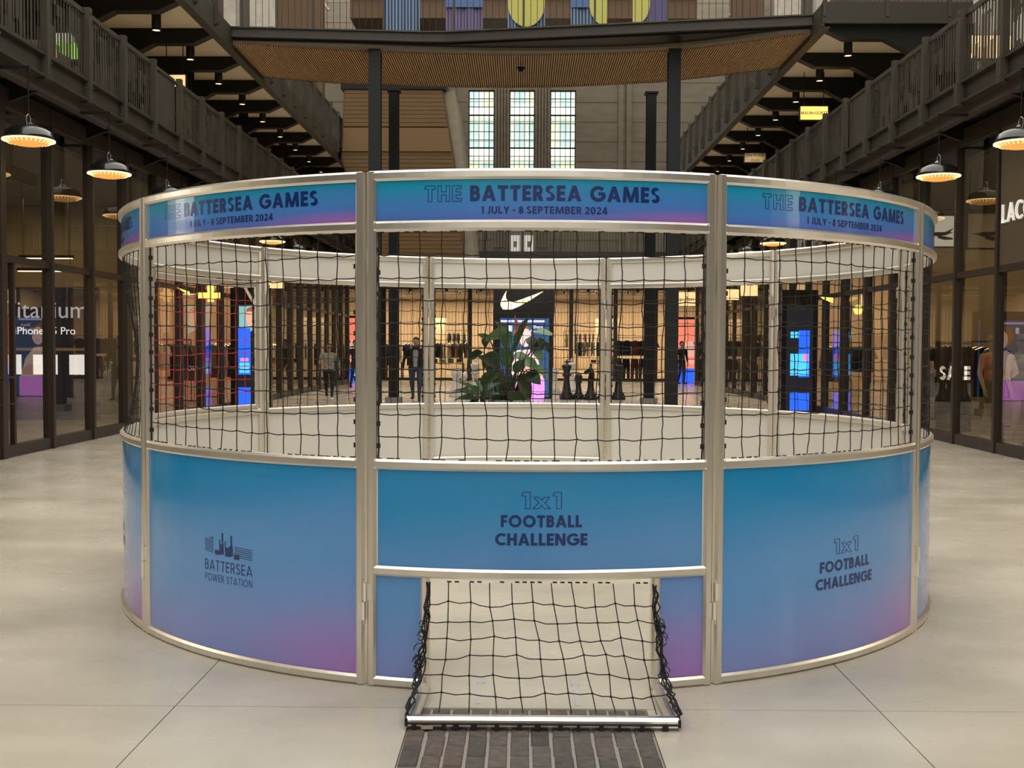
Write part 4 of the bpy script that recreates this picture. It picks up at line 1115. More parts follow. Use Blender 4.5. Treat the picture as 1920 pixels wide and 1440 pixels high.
sign_box('lightbox_sign', (7.2, 27.8, 7.19), .70, .35, 'sign_yellow', 'glowing yellow lightbox sign with one line of small lettering above the right walkway', None, rods=.85)
b = MB(); ps, tw_ = text_polys('(MALIN+GOETZ)', .075, .2, .12)
for p in ps: b.prism([(x - tw_/2, y) for x, y in p], lambda x, z, tt: (x, -.066-tt, .138+z), 0, .003)
b.build('lettering', 'wood_dark', bpy.data.objects['lightbox_sign'], False)
sign_box('hanging_sign', (7.25, 35.0, 7.32), .68, .31, 'sign_cream', 'unlit cream hanging sign with script lettering further along the right walkway', ['the POKE', 'shack'], 'shop_dark', .13, rods=.8)
sign_box('lightbox_sign', (-7.6, 24.4, 7.18), .52, .28, 'sign_warm', 'warm glowing sign panel behind the left balcony railing', rods=.9)
t = sign_box('hanging_sign', (-8.3, 20.4, 6.75), .46, .50, 'sign_green', 'green and white hanging sign seen through the left balcony bars', rods=1.1)
MB().box(-.2, .2, -.075, -.066, .34, .48).build('white_band', 'sign_white', t, False)
MB().box(-.2, -.08, -.075, -.066, .04, .16).build('pink_band', 'sign_warm', t, False)
sign_box('lightbox_sign', (8.5, 20.54, 6.84), .76, .44, 'sign_warm', 'large glowing shop sign behind the right balcony bars', None)
MB().box(8.3, 9.3, 20.6, 20.8, 5.55, 8.0).build('pale_wall', 'stone_white', tag(root('wall_pale', (8.8, 20.7, 5.55)), 'pale shop wall on the right walkway behind the glowing sign', 'wall', kind='structure'))
MB().box(-10.9, -9.0, 21.4, 21.6, 5.55, 7.4).build('pale_wall', 'shop_wall', tag(root('wall_pale_left', (-10, 21.5, 5.55)), 'tan shop wall behind the left balcony railing', 'wall', kind='structure'))
sign_box('blade_sign', (6.45, 44.6, 3.18), .98, .58, 'sign_warm', 'cream glowing blade sign with handwritten lettering near the far right columns', 'Ray-Ban', 'shop_dark', .26, rods=1.4)
sign_box('blade_sign', (6.5, 34.8, 3.02), .54, .36, 'sign_warm', 'small warm lightbox blade sign, second along the right shop front', rods=1.85)
sign_box('blade_sign', (6.5, 32.0, 3.02), .52, .36, 'sign_warm', 'small warm lightbox blade sign, nearest along the right shop front', rods=1.85)
sign_box('blade_sign', (-6.5, 29.3, 3.05), .5, .26, 'sign_warm', 'small orange lightbox blade sign beside the left shop front', rods=1.85)
# yellow plus and arrow signs inside the shops
t = root('plus_sign', (-6.74, 23.9, 2.50), 'bright yellow plus shaped sign hanging beside the left shop front', 'light sign')
MB().box(-.24, .24, -.04, .04, .08, .20).build('cross_bar', 'sign_yellow', t, False); MB().box(-.02, .10, -.045, .045, 0, .36).build('upright_bar', 'sign_yellow', t, False)
MB().tube([(0, 0, .36), (0, 0, 2.75)], .008, 5).build('wire', 'dark_steel', t, False)
for s, side in SIDES:
    t = root('arrow_light', (s*6.9, 22.6 if s < 0 else 25.2, 2.58), 'slanted yellow light bar hanging by the %s shop front' % side, 'light sign')
    MB().prism([(-.12, .16), (.10, .02), (.13, .0), (.13, .08)] if s < 0 else [(.12, .0), (.12, .12), (-.16, .14), (-.10, .09)], lambda p, q, tt: (p, tt, q), -.02, .02).build('bar', 'sign_yellow', t, False)
    MB().tube([(0, 0, .1), (0, 0, 2.68)], .006, 4).build('wire', 'dark_steel', t, False)
t = root('globe_light', (6.75, 22.4, 2.34), 'round yellow globe light by the right shop front', 'lamp')
MB().lathe([(0, -.1), (.06, -.085), (.1, 0), (.06, .085), (0, .1)], 14).build('globe', 'sign_yellow', t, False, True)
MB().tube([(0, 0, .1), (0, 0, 2.9)], .006, 4).build('cord', 'dark_steel', t, False)
# framed crocodile panels over the right shop front
for i, (y, lab) in enumerate(((21.5, 'white lit panel with a dark crocodile emblem beside the cage edge'), (19.3, 'dim white panel with a crocodile emblem above the mannequins'))):
    t = root('emblem_panel', (8.0, y, 3.50 if i == 0 else 3.28), lab, 'sign')
    MB().box(-.36, .36, -.03, .03, 0, .64).build('frame', 'mullion', t, False)
    MB().box(-.33, .33, -.036, -.028, .03, .61).build('panel', 'sign_white' if i == 0 else 'sign_cream', t, False)
    c = MB(); fn = lambda p, q, tt: (p, -.036-tt, q)
    c.prism([(-.28, .27), (-.05, .30), (.10, .30), (.27, .38), (.20, .30), (.27, .30), (.12, .24), (-.05, .22)], fn, 0, .006)
    c.prism([(-.02, .24), (.10, .22), (.25, .19), (.26, .16), (.10, .15), (-.04, .19)], fn, 0, .006)
    c.build('emblem', 'shop_dark', t, False)
    MB().tube([(-.3, 0, .64), (-.3, 0, 1.12 if i == 0 else 1.34)], .008, 4).build('wire', 'dark_steel', t, False); MB().tube([(.3, 0, .64), (.3, 0, 1.12 if i == 0 else 1.34)], .008, 4).build('wire', 'dark_steel', t, False)
t = root('sale_board', (8.15, 21.0, 0), 'dark standing board lettered SALE inside the right shop', 'sign')
MB().box(-.32, .32, -.03, .03, 0, 1.7).build('board', 'shop_dark', t, False)
b = MB(); ps, tw_ = text_polys('SALE', .26, .24, .08); k_ = .58/tw_
for p in ps: b.prism([(x*k_-.29, y) for x, y in p], lambda x, z, tt: (x, -.031-tt, .98+z), 0, .004)
b.build('lettering', 'sign_white', t, False)
# phone display in the left shop
t = root('display_wall', (-9.9, 22.9, 0), 'dark phone display wall with large pale lettering in the left shop', 'display')
MB().box(-1.15, 1.15, 0, .1, 0, 2.75).build('panel', 'screen_dark', t, False)
for i, (tx, sz, z) in enumerate((('Titanium', .50, 2.12), ('iPhone 15 Pro', .22, 1.78))):
    o = place(text_mesh(tx, sz, 'screen_grey' if i == 0 else 'screen_white'), 'lettering', t); o.rotation_euler = (math.pi/2, 0, 0); o.location = (.05, -.01, z)
for x0, x1 in ((-.95, -.45), (-.2, .3), (.55, .95)): MB().box(x0, x1, -.02, 0, .95, 1.36).build('screen_reflection', 'screen_white', t, False)  # glowing panels added in place of screen reflections in the glass
MB().box(-1.0, .95, -.06, 0, 1.44, 1.50).build('shelf', 'bright_aluminium', t, False)

# ------------------------------------------------------------------ digital advertising totems
def ell(cx, cz, rx, rz_, n=20, a0=0, a1=360): return [(cx + rx*math.cos(R_(a0+(a1-a0)*k/n)), cz + rz_*math.sin(R_(a0+(a1-a0)*k/n))) for k in range(n if a1-a0 == 360 else n+1)]
def totem(name, loc, W, H, label, sx0, sx1, sz0, sz1, art, rz=0):
    t = root(name, loc, label, 'screen', rz=rz)
    MB().box(-W/2, W/2, -.09, .09, 0, H).build('case', 'black_gloss', t, False)
    sc_ = MB().box(sx0, sx1, -.096, -.088, sz0, sz1).build('screen', art[0], t, False)
    d = .0965
    for n, poly, m in art[1]:
        b = MB(); b.prism(poly, lambda p, q, tt: (p, -d-tt, q), 0, .0012); b.build(n, m, sc_, True if False else False); d += .0014
    return t, sc_
rc = lambda a, b_, c, d: [(a, c), (b_, c), (b_, d), (a, d)]
art = ('screen_navy', [
  ('pink_band', rc(-.66, .66, .02, .60), 'screen_magenta'), ('top_band', rc(-.66, .66, 2.28, 2.34), 'screen_lilac'),
  ('hair_shape', ell(-.02, 1.92, .26, .30), 'screen_hair'), ('body_shape', [(-.45, .85), (-.30, 1.35), (-.08, 1.5), (.20, 1.48), (.46, 1.15), (.62, .6), (.2, .6), (-.2, .62)], 'screen_skin_light'),
  ('arm_shape', [(.02, .95), (.35, .98), (.58, .8), (.6, .66), (.2, .66), (-.05, .8)], 'screen_skin'),
  ('face_shape', ell(.08, 1.82, .18, .27), 'screen_skin_light'), ('lips', ell(.09, 1.69, .05, .02, 10), 'screen_rose'),
  ('bottle_shape', rc(-.42, -.32, 2.0, 2.18), 'screen_white')])
t, scn = totem('advert_totem', (.03, 33.2, 0), 1.78, 2.66, 'tall black digital screen with a portrait advert and pink band behind the plant', -.68, .78, .06, 2.40, art)
for tx, sz, x, z, m in (('Shark', .13, .45, 2.10, 'screen_white'), ('FlexStyle', .13, .45, 1.97, 'screen_white'), ('YOUR  GAME', .17, .08, .30, 'screen_rose')):
    o = place(text_mesh(tx, sz, m, .001), 'lettering', scn); o.rotation_euler = (math.pi/2, 0, 0); o.location = (x, -.11, z)
art = ('screen_dark', [
  ('backdrop', rc(-.28, .30, 1.55, 2.52), 'screen_teal'), ('head_shape', ell(.06, 2.22, .17, .25), 'screen_skin'), ('hair_cap', ell(.06, 2.38, .17, .12, 14, 0, 180), 'screen_hair'),
  ('shoulders', [(-.2, 1.5), (-.1, 1.85), (.06, 1.93), (.24, 1.86), (.30, 1.5)], 'screen_dark'), ('phone', rc(-.30, .0, .86, 1.98), 'screen_blue'),
  ('phone_glow', rc(-.27, -.03, .90, 1.15), 'screen_cyan'), ('phone_pink', rc(-.25, -.05, 1.18, 1.26), 'screen_rose'), ('painted_floor_reflection', rc(-.30, .0, .0+.06, .55), 'screen_blue')])  # last blue shape paints the screen's reflection on the floor
t, scn = totem('advert_totem', (-6.55, 26.9, 0), .98, 2.95, 'digital screen with a face and blue phone behind the red gate net', -.32, .32, .05, 2.56, art)
o = place(text_mesh('NO', .16, 'screen_white', .001, 'LEFT'), 'lettering', scn); o.rotation_euler = (math.pi/2, 0, 0); o.location = (.04, -.11, .95)
art = ('screen_dark', [('phone', rc(-.02, .24, .86, 1.98), 'screen_blue'), ('phone_glow', rc(-.22, .22, .90, 1.42), 'screen_cyan'), ('phone_pink', rc(.08, .2, 1.25, 1.42), 'screen_rose'), ('glow_head', rc(-.22, -.02, 1.8, 1.95), 'screen_cyan'), ('painted_floor_reflection', rc(-.22, .24, .06, .5), 'screen_blue')])  # low blue shape paints the floor reflection onto the screen
totem('advert_totem', (6.66, 26.8, 0), .86, 2.95, 'digital screen glowing blue beside the right shop front', -.32, .32, .05, 2.56, art)
for s, side in SIDES:
    art = ('screen_pink', [('blue_base', rc(-.72, .72, .0, .62), 'screen_blue'), ('cheek_shape', ell(-s*.1, 1.3, .5, .5), 'screen_skin'), ('dark_gap', ell(s*.28, 1.72, .3, .16), 'screen_dark'), ('lip_shape', ell(-s*.1, 1.05, .26, .08), 'screen_pink'), ('cyan_patch', rc(.1, .6, .06, .3), 'screen_cyan')])
    totem('advert_screen', (s*7.5, 48.6, 0), 1.5, 2.85, 'red and pink face screen with blue base at the far %s corner' % side, -.72, .72, .0, 2.75, art)

# ------------------------------------------------------------------ end shop with the big tick sign
YS = 50.0
es = root('wall_end_shop', (0, YS, 0), 'glazed front of the warm lit sportswear shop at the end of the hall', 'shop front', kind='structure')
for x in (-9.8, -8.5, -6.2, -4.3, -2.33, 2.21, 4.2, 6.0, 8.4, 9.8): MB().box(x-.09, x+.09, YS-.1, YS+.1, 0, 5.2).build('mullion', 'mullion', es)
MB().box(-10, 10, YS-.08, YS+.08, 0, .12).build('bottom_rail', 'mullion', es); MB().box(-10, 10, YS-.08, YS+.08, 4.35, 5.2).build('head_panel', 'shop_dark', es)
xm = [-9.8, -8.5, -6.2, -4.3, -2.33, -1.28]; 
for a, b_ in list(zip(xm, xm[1:])) + list(zip([1.42, 2.21, 4.2, 6.0, 8.4], [2.21, 4.2, 6.0, 8.4, 9.8])):
    MB().box(a+.1, b_-.1, YS-.006, YS+.006, .12, 4.35).build('pane', 'window_glass', es)
si = root('shop_end', (0, 53, 0), 'interior of the end shop', 'shop interior', kind='structure')
MB().box(-12.5, 12.5, YS+.1, 57.4, .001, .012).build('shop_floor', 'shop_floor', si)
MB().box(-12.5, 12.5, 57.4, 57.6, 0, 5).build('shop_back_wall', 'shop_slat', si)
for s in (-1, 1): MB().box(s*10-.05, s*10+.05, YS, 57.4, 0, 5).build('shop_side_wall', 'shop_wall', si)
MB().box(-12.5, 12.5, YS+.1, 57.4, 4.4, 4.5).build('shop_ceiling', 'shop_ceiling', si)
for s in (-1, 1): MB().box(min(s*7.18, s*12.5), max(s*7.18, s*12.5), 46.15, 46.3, 0, 5.2).build('return_wall', 'shop_wall', si)
b = MB()
for i in range(120):
    x = -9.8 + i*.165; b.box(x, x+.07, 57.3, 57.4, .4, 3.6)
tag(b.build('wall_slats', 'shop_wall', si), kind='stuff')
for y, z in ((51.5, 4.2), (53.2, 4.25), (55, 4.15)): MB().tube([(-9.9, y, z), (9.9, y, z)], .06, 8).build('ceiling_pipe', 'shop_ceiling', si)
for x in (-4.8, -.6, 3.6): MB().box(x, x+1.1, 54.2, 54.35, 0, 2.9).build('display_partition', 'shop_slat', si)
for j, x in enumerate((-7, -3.6, 0, 3.6, 7)):
    ld = bpy.data.lights.new('shop_light', 'AREA'); ld.shape = 'RECTANGLE'; ld.size = 2.6; ld.size_y = 1.2; ld.energy = 190; ld.color = (1, .71, .46)
    lo = bpy.data.objects.new('shop_light', ld); COL.objects.link(lo); lo.location = (x, 53.6, 4.3)
# dark sign box with the glowing tick
t = root('tick_sign', (.07, 49.7, 0), 'black sign box with a glowing yellow tick emblem', 'sign')
MB().box(-1.35, 1.35, 0, .3, 0, 4.6).build('box', 'black_gloss', t, False)
sw = [(-.96, -.02), (-.92, .16), (-.80, .42), (-.68, .62), (-.72, .42), (-.70, .26), (-.60, .16), (-.46, .13), (-.28, .15), (.0, .24), (.96, .60), (.40, .22), (-.10, -.06), (-.42, -.20), (-.66, -.26), (-.84, -.20)]
b = MB()
tri = [(0,1,9),(0,1,2,6),]
up_ = [(-.80,.42),(-.74,.52),(-.68,.62)]
quads = [[(-.96,-.02),(-.70,.26),(-.72,.42),(-.80,.42),(-.92,.16)], [(-.80,.42),(-.72,.42),(-.68,.62)], [(-.96,-.02),(-.84,-.20),(-.60,.16),(-.70,.26)], [(-.84,-.20),(-.66,-.26),(-.46,.13),(-.60,.16)],
         [(-.66,-.26),(-.42,-.20),(-.28,.15),(-.46,.13)], [(-.42,-.20),(-.10,-.06),(.0,.24),(-.28,.15)], [(-.10,-.06),(.40,.22),(.96,.60),(.0,.24)]]
for q in quads: b.prism(q, lambda p, z, tt: (p-.08, -tt, 3.40+z), .01, .06)
b.build('tick', 'swoosh_glow', t, False)
# shop spotlights
k = 0
for y in (51.2, 53.0, 54.8):
    for x in (-7.4, -5.4, -3.2, -1.9, 2.0, 3.3, 5.3, 7.4):
        xx = x + .3*math.sin(k*2.1)
        t = root('track_spotlight', (xx, y, 4.05), '%s ceiling spotlight from the left in the %s row of the end shop' % (FIRST[k % 8], ('front', 'middle', 'back')[k // 8]), 'spotlight', 'spotlights in the end shop ceiling')
        MB().lathe([(0, .35), (.02, .35), (.02, .12), (.06, .1), (.07, 0), (.06, .01)], 8).build('housing', 'shop_dark', t, False)
        MB().lathe([(0, .012), (.06, .012)], 8).build('lens', 'lamp_white', t, False); k += 1

# ------------------------------------------------------------------ clothes on rails
def garment(kind):
    b = MB()
    if kind == 'shirt': prof = [(.02, 0), (.19, -.05), (.30, -.30), (.23, -.33), (.18, -.2), (.19, -.68), (-.19, -.68), (-.18, -.2), (-.23, -.33), (-.30, -.30), (-.19, -.05), (-.02, 0)]
    elif kind == 'coat': prof = [(.02, 0), (.20, -.05), (.28, -.62), (.20, -.64), (.18, -.22), (.21, -1.0), (-.21, -1.0), (-.18, -.22), (-.20, -.64), (-.28, -.62), (-.20, -.05), (-.02, 0)]
    else: prof = [(.16, 0), (.18, -.3), (.17, -.98), (.05, -.98), (0, -.35), (-.05, -.98), (-.17, -.98), (-.18, -.3), (-.16, 0)]
    b.prism(prof, lambda p, q, t: (p, t, q), -.035, .035); return b
GM = {}
def garm(kind, col):
    if (kind, col) not in GM: GM[kind, col] = garment(kind).mesh('cloth', col)
    return GM[kind, col]
HANG = MB().tube([(-.19, 0, -.04), (0, 0, .03), (.19, 0, -.04)], .007, 4).tube([(0, 0, .03), (0, 0, .10), (.03, 0, .13)], .005, 4).mesh('hanger', 'bright_aluminium')
cols = ['cloth_black', 'cloth_grey', 'cloth_navy', 'cloth_burgundy', 'cloth_white', 'cloth_beige', 'cloth_black', 'cloth_olive', 'cloth_black']
def clothes_rail(x, y, L, ang, label, glabel, n, kinds, pal, z=1.62):
    t = root('clothes_rail', (x, y, .012), label, 'clothes rail', rz=ang)
    MB().tube([(-L/2, 0, z), (L/2, 0, z)], .015, 6).build('bar', 'dark_steel', t, False)
    for q in (-L/2, L/2):
        MB().tube([(q, 0, 0), (q, 0, z)], .015, 6).build('upright', 'dark_steel', t, False); MB().box(q-.03, q+.03, -.25, .25, 0, .03).build('foot', 'dark_steel', t, False)
    rnd = random.Random(int(x*10+y))
    for i in range(n):
        u = -L/2 + L*(i+.5)/n + rnd.uniform(-.03, .03)
        kd, cl = rnd.choice(kinds), rnd.choice(pal)
        g = root('hanging_garment', (x + u*math.cos(ang), y + u*math.sin(ang), z+.012-.13), '%s %s' % (FIRST[i], glabel), 'garment', 'garments on the ' + label[:40], rz=ang + (R_(80) + rnd.uniform(-.12, .12) if n > 5 else rnd.uniform(-.1, .1)))
        place(garm(kd, cl), 'cloth', g); place(HANG, 'hanger', g)
clothes_rail(-5.2, 51.4, 2.4, 0, 'clothes rail of dark tops at the far left of the end shop', 'dark garment on the far left rail of the end shop', 11, ['shirt', 'coat'], ['cloth_black', 'cloth_navy', 'cloth_grey'], 1.75)
clothes_rail(-3.3, 52.0, 1.5, 0, 'clothes rail behind the walking man in the end shop', 'garment on the rail behind the walking man', 8, ['shirt', 'coat'], cols, 1.8)
clothes_rail(3.2, 51.2, 1.4, 0, 'clothes rail of white and black tops right of the tick sign', 'garment on the rail right of the tick sign', 9, ['shirt'], ['cloth_white', 'cloth_black', 'cloth_black', 'cloth_beige'], 1.9)
clothes_rail(5.2, 51.0, 2.0, 0, 'clothes rail showing sports tops and leggings at the right of the end shop', 'sports top on the right rail of the end shop', 5, ['shirt'], ['cloth_black', 'cloth_burgundy', 'cloth_navy'], 1.95)
clothes_rail(5.2, 51.3, 2.0, 0, 'lower clothes rail of leggings at the right of the end shop', 'leggings on the lower right rail of the end shop', 5, ['trousers'], ['cloth_black', 'cloth_burgundy', 'cloth_navy'], 1.12)
clothes_rail(7.9, 52, 1.8, 0, 'clothes rail in the far right corner of the end shop', 'garment on the far right corner rail', 8, ['shirt', 'coat'], cols, 1.75)
clothes_rail(-7.8, 52, 1.8, 0, 'clothes rail in the far left corner of the end shop', 'garment on the far left corner rail', 8, ['shirt', 'coat'], cols, 1.75)
clothes_rail(-3.4, 55.6, 1.6, 0, 'back wall clothes rail left of the tick sign', 'garment on the back wall rail left of the tick sign', 7, ['shirt', 'coat'], cols, 2.3)
clothes_rail(2.9, 55.6, 1.6, 0, 'back wall clothes rail right of the tick sign', 'garment on the back wall rail right of the tick sign', 7, ['shirt', 'coat'], cols, 2.3)
clothes_rail(-6.6, 50.7, 1.6, 0, 'low clothes rail close to the glass at the left of the end shop', 'garment on the low left rail near the glass', 6, ['trousers'], ['cloth_jean', 'cloth_navy', 'cloth_grey'], 1.15)
for i, (x, y) in enumerate(((-9.4, 29.5), (-9.0, 34.0), (-9.2, 39.5))):
    clothes_rail(x, y, 2.2, R_(75), '%s clothes rail inside the left shop' % ORD[i], 'garment on the %s rail of the left shop' % ORD[i], 9, ['shirt', 'coat'], cols, 1.7)
for i, (x, y) in enumerate(((9.3, 23.2), (9.2, 31.5), (9.0, 38.0))):
    clothes_rail(x, y, 2.2, R_(105), '%s clothes rail inside the right shop' % ORD[i], 'garment on the %s rail of the right shop' % ORD[i], 9, ['shirt', 'coat'], cols, 1.7)
for i, (x, y, lab) in enumerate(((-3.4, 50.9, 'low display table in the end shop behind the walking man'), (4.0, 52.6, 'low display table in the end shop right of the tick sign'), (-6.4, 52.8, 'low display table deep in the end shop on the left'))):
    t = root('display_table', (x, y, .012), lab, 'table')
    MB().box(-.8, .8, -.4, .4, .72, .78).build('table_top', 'shop_slat', t, False)
    for a in (-.72, .72):
        for c in (-.34, .34): MB().box(a-.03, a+.03, c-.03, c+.03, 0, .72).build('leg', 'shop_dark', t, False)
    for q in range(4):
        st = root('folded_clothes', (x-.6+q*.38, y, .792), '%s folded clothes stack on the %s display table of the end shop' % (('first', 'second', 'third', 'fourth')[q], ('middle', 'right', 'left')[i]), 'folded clothes', 'folded stacks on the display tables')
        for l in range(3): MB().bbox_(-.13, .13, -.17, .17, l*.055, l*.055+.05, .02).build('folded_garment', random.choice(cols), st, False)

# ------------------------------------------------------------------ giant chess pieces
def chess(kind):
    if kind == 'rook': p = [(0, 0), (.21, 0), (.21, .09), (.17, .13), (.185, .16), (.14, .22), (.115, .50), (.11, .62), (.15, .66), (.16, .68), (.16, .86), (.11, .86), (.11, .80), (0, .80)]
    elif kind == 'pawn': p = [(0, 0), (.17, 0), (.17, .08), (.14, .12), (.15, .14), (.10, .20), (.07, .42), (.065, .48), (.12, .51), (.07, .54), (.10, .58), (.12, .64), (.10, .72), (.05, .76), (0, .77)]
    elif kind == 'king': p = [(0, 0), (.21, 0), (.21, .09), (.17, .13), (.185, .16), (.13, .22), (.085, .55), (.08, .68), (.15, .72), (.10, .76), (.09, .80), (.14, .95), (.15, 1.0), (.06, 1.04), (0, 1.04)]
    else: p = [(0, 0), (.20, 0), (.20, .09), (.16, .13), (.175, .16), (.12, .22), (.09, .40), (.085, .56), (.13, .60), (0, .62)]
    b = MB().lathe(p, 18)
    if kind == 'king': b.box(-.02, .02, -.02, .02, 1.03, 1.18); b.box(-.06, .06, -.02, .02, 1.09, 1.13)
    if kind == 'knight': b.prism([(-.09, .58), (.09, .58), (.11, .74), (.08, .88), (.02, .95), (-.02, 1.0), (-.05, .93), (-.20, .83), (-.21, .76), (-.13, .75), (-.05, .78), (-.07, .68)], lambda q, z, t: (q, t, z), -.055, .055)
    return b
CH = {}
for i, (kd, col, x, y, lab) in enumerate((
  ('rook', 'chess_white', -2.02, 34.2, 'tall white giant chess rook left of the plant'), ('king', 'chess_white', -1.45, 34.6, 'white giant chess king partly hidden behind the plant leaves'), ('pawn', 'chess_white', -1.75, 33.6, 'white giant chess pawn beside the white rook'),
  ('rook', 'chess_white', 1.05, 36.2, 'white giant chess rook right of the advert screen'), ('king', 'chess_white', 1.62, 36.2, 'white giant chess king behind the black pieces on the right'),
  ('king', 'chess_black', -.93, 32.6, 'black giant chess king between the plant and the screen edge'), ('king', 'chess_black', 1.33, 32.8, 'black giant chess king just right of the screen'),
  ('pawn', 'chess_black', 1.69, 32.95, 'black giant chess pawn beside the black king'), ('knight', 'chess_black', 2.03, 32.6, 'black giant chess knight with broad head'),
  ('king', 'chess_black', 2.86, 32.8, 'black giant chess king at the end of the row near the column'), ('pawn', 'chess_black', 2.42, 33.0, 'black giant chess pawn next to the last black king'))):
    if (kd, col) not in CH: CH[kd, col] = chess(kd).mesh('chess_piece', col, True)
    tag(place(CH[kd, col], 'chess_' + kd, loc=(x, y, 0)), lab, 'chess piece', 'giant chess set')

# ------------------------------------------------------------------ potted plants behind the cage
def leaf(L, W, curl, fold=.25, n=6):
    b = MB()
    for i in range(n+1):
        t = i/n; wd = W/2 * math.sin(math.pi*min(1, t**.75))**.8 if 0 < t < 1 else .004
        ang = curl*t; x = L*(math.sin(ang)/curl if abs(curl) > .01 else t); z = -L*((1-math.cos(ang))/curl if abs(curl) > .01 else 0)
        b.v += [(x, -wd, z + fold*wd), (x, 0, z), (x, wd, z + fold*wd)]
        if i < n:
            p = i*3
            b.f += [(p, p+3, p+4, p+1), (p+1, p+4, p+5, p+2)]; b.m += [0, 0]
    return b
def plant(name, base, label, spec, planter):
    t = root(name, (base[0], base[1], 0), label, 'plant')
    pw, ph = planter
    MB().lathe([(0, 0), (pw*.8, 0), (pw, ph), (pw*.9, ph), (pw*.88, ph-.08)], 20).build('planter_pot', 'planter', t, False, True)
    MB().lathe([(0, ph-.07), (pw*.9, ph-.07)], 16).build('soil', 'soil', t, False)
    rnd = random.Random(4)
    for (px, py, Lp, Wp, ang, curl, m) in spec:
        Y = base[1] + rnd.uniform(-.35, .35)
        wx = (px - 978)/F*Y; wz = 1.6 + (647-py)/F*Y
        L = Lp/F*Y; W = Wp*1.3/F*Y
        o = leaf(L, W, curl, .22).build('leaf', m, t, False, True)
        # leaf starts at wx,wz and runs in the picture-side direction ang with a little depth
        yawd = rnd.uniform(-.5, .5)
        dirv = Vector((math.cos(R_(ang)), math.sin(yawd)*.6, math.sin(R_(ang)))).normalized()
        side = Vector((-dirv.z*.5, .6 + .3*rnd.random(), dirv.x*.6)); side = (side - dirv*side.dot(dirv)).normalized()
        nrm = dirv.cross(side)
        if nrm.z < 0: side = -side; nrm = -nrm
        mm = Matrix((dirv, side, nrm)).transposed().to_4x4(); mm.translation = Vector((wx-base[0], Y-base[1], wz))
        o.matrix_local = mm
        b = MB(); p0 = Vector((rnd.uniform(-.12, .12), rnd.uniform(-.1, .1), ph-.05)); p1 = Vector((wx-base[0], Y-base[1], wz)); mid = p0.lerp(p1, .55) + Vector((0, 0, .12))
        b.tube([p0, p0.lerp(mid, .5) + Vector((0, 0, .03)), mid, mid.lerp(p1, .5)+Vector((0, 0, .04)), p1], [.014, .013, .012, .010, .008], 6)
        b.build('stem', 'stem_brown' if rnd.random() < .4 else 'stem', t, False, True)
    return t
big = [(958, 628, 62, 30, 172, .9, 'leaf_light'), (915, 630, 24, 20, 250, .3, 'leaf_dark'), (948, 655, 36, 26, 80, .2, 'leaf'), (985, 636, 34, 22, -20, .9, 'leaf_dark'), (1010, 632, 26, 20, -70, .4, 'leaf_dark'),
       (1002, 622, 42, 14, 5, .8, 'leaf_light'), (950, 655, 40, 32, -85, .3, 'leaf'), (938, 672, 40, 22, 165, .7, 'leaf'), (935, 690, 46, 26, 140, .5, 'leaf_dark'), (962, 665, 40, 18, -10, .7, 'leaf_light'), (975, 678, 50, 20, -8, .9, 'leaf_light'),
       (985, 670, 36, 18, -35, .6, 'leaf'), (965, 700, 34, 22, 60, .3, 'leaf_dark'), (955, 705, 50, 42, -100, .25, 'leaf_light'), (968, 705, 62, 40, -52, .4, 'leaf_dark'), (985, 700, 36, 30, -25, .5, 'leaf_dark'), (960, 730, 34, 40, -80, .2, 'leaf_dark'),
       (940, 700, 40, 24, 190, .8, 'leaf'), (962, 640, 60, 10, 62, .2, 'leaf_dark'), (905, 660, 36, 20, 200, .6, 'leaf_dark'), (920, 640, 30, 14, 140, .6, 'leaf'), (1020, 640, 24, 12, -60, .5, 'leaf_dark'), (950, 690, 40, 24, 100, .3, 'leaf'), (975, 735, 30, 34, -60, .3, 'leaf_dark'),
       (968, 625, 36, 9, 92, .15, 'flower'), (930, 700, 44, 30, 215, .5, 'leaf'), (945, 735, 40, 36, 250, .3, 'leaf'), (1000, 690, 40, 22, -15, .8, 'leaf_light'), (925, 665, 34, 24, 225, .5, 'leaf_dark'), (1000, 655, 34, 20, -45, .5, 'leaf_light'), (948, 625, 34, 22, 120, .5, 'leaf'), (975, 715, 46, 36, -75, .3, 'leaf'), (962, 660, 70, 12, 70, .2, 'leaf_dark')]
plant('potted_plant', (-.22, 20.0), 'large broad leaved potted plant behind the cage in front of the screen', big, (.38, .62))
small = [(892, 745, 46, 12, 172, .7, 'leaf'), (895, 742, 48, 12, 150, .8, 'leaf'), (898, 740, 40, 12, 130, .7, 'leaf'), (902, 740, 36, 11, 100, .4, 'leaf'), (905, 742, 34, 12, 65, .5, 'leaf'), (900, 748, 40, 10, 195, .7, 'leaf_dark'), (908, 745, 34, 12, 30, .8, 'leaf'), (895, 735, 44, 11, 140, .6, 'leaf_light'),
         (903, 735, 30, 11, 110, .5, 'leaf_light'), (900, 730, 40, 10, 160, .8, 'leaf'), (910, 735, 40, 10, 45, .7, 'leaf_dark'), (897, 750, 36, 12, 165, .6, 'leaf_dark'), (906, 748, 30, 14, 80, .4, 'leaf_dark')]
plant('potted_plant', (-.72, 19.4), 'small narrow leaved potted plant at the left foot of the large one', small, (.26, .56))

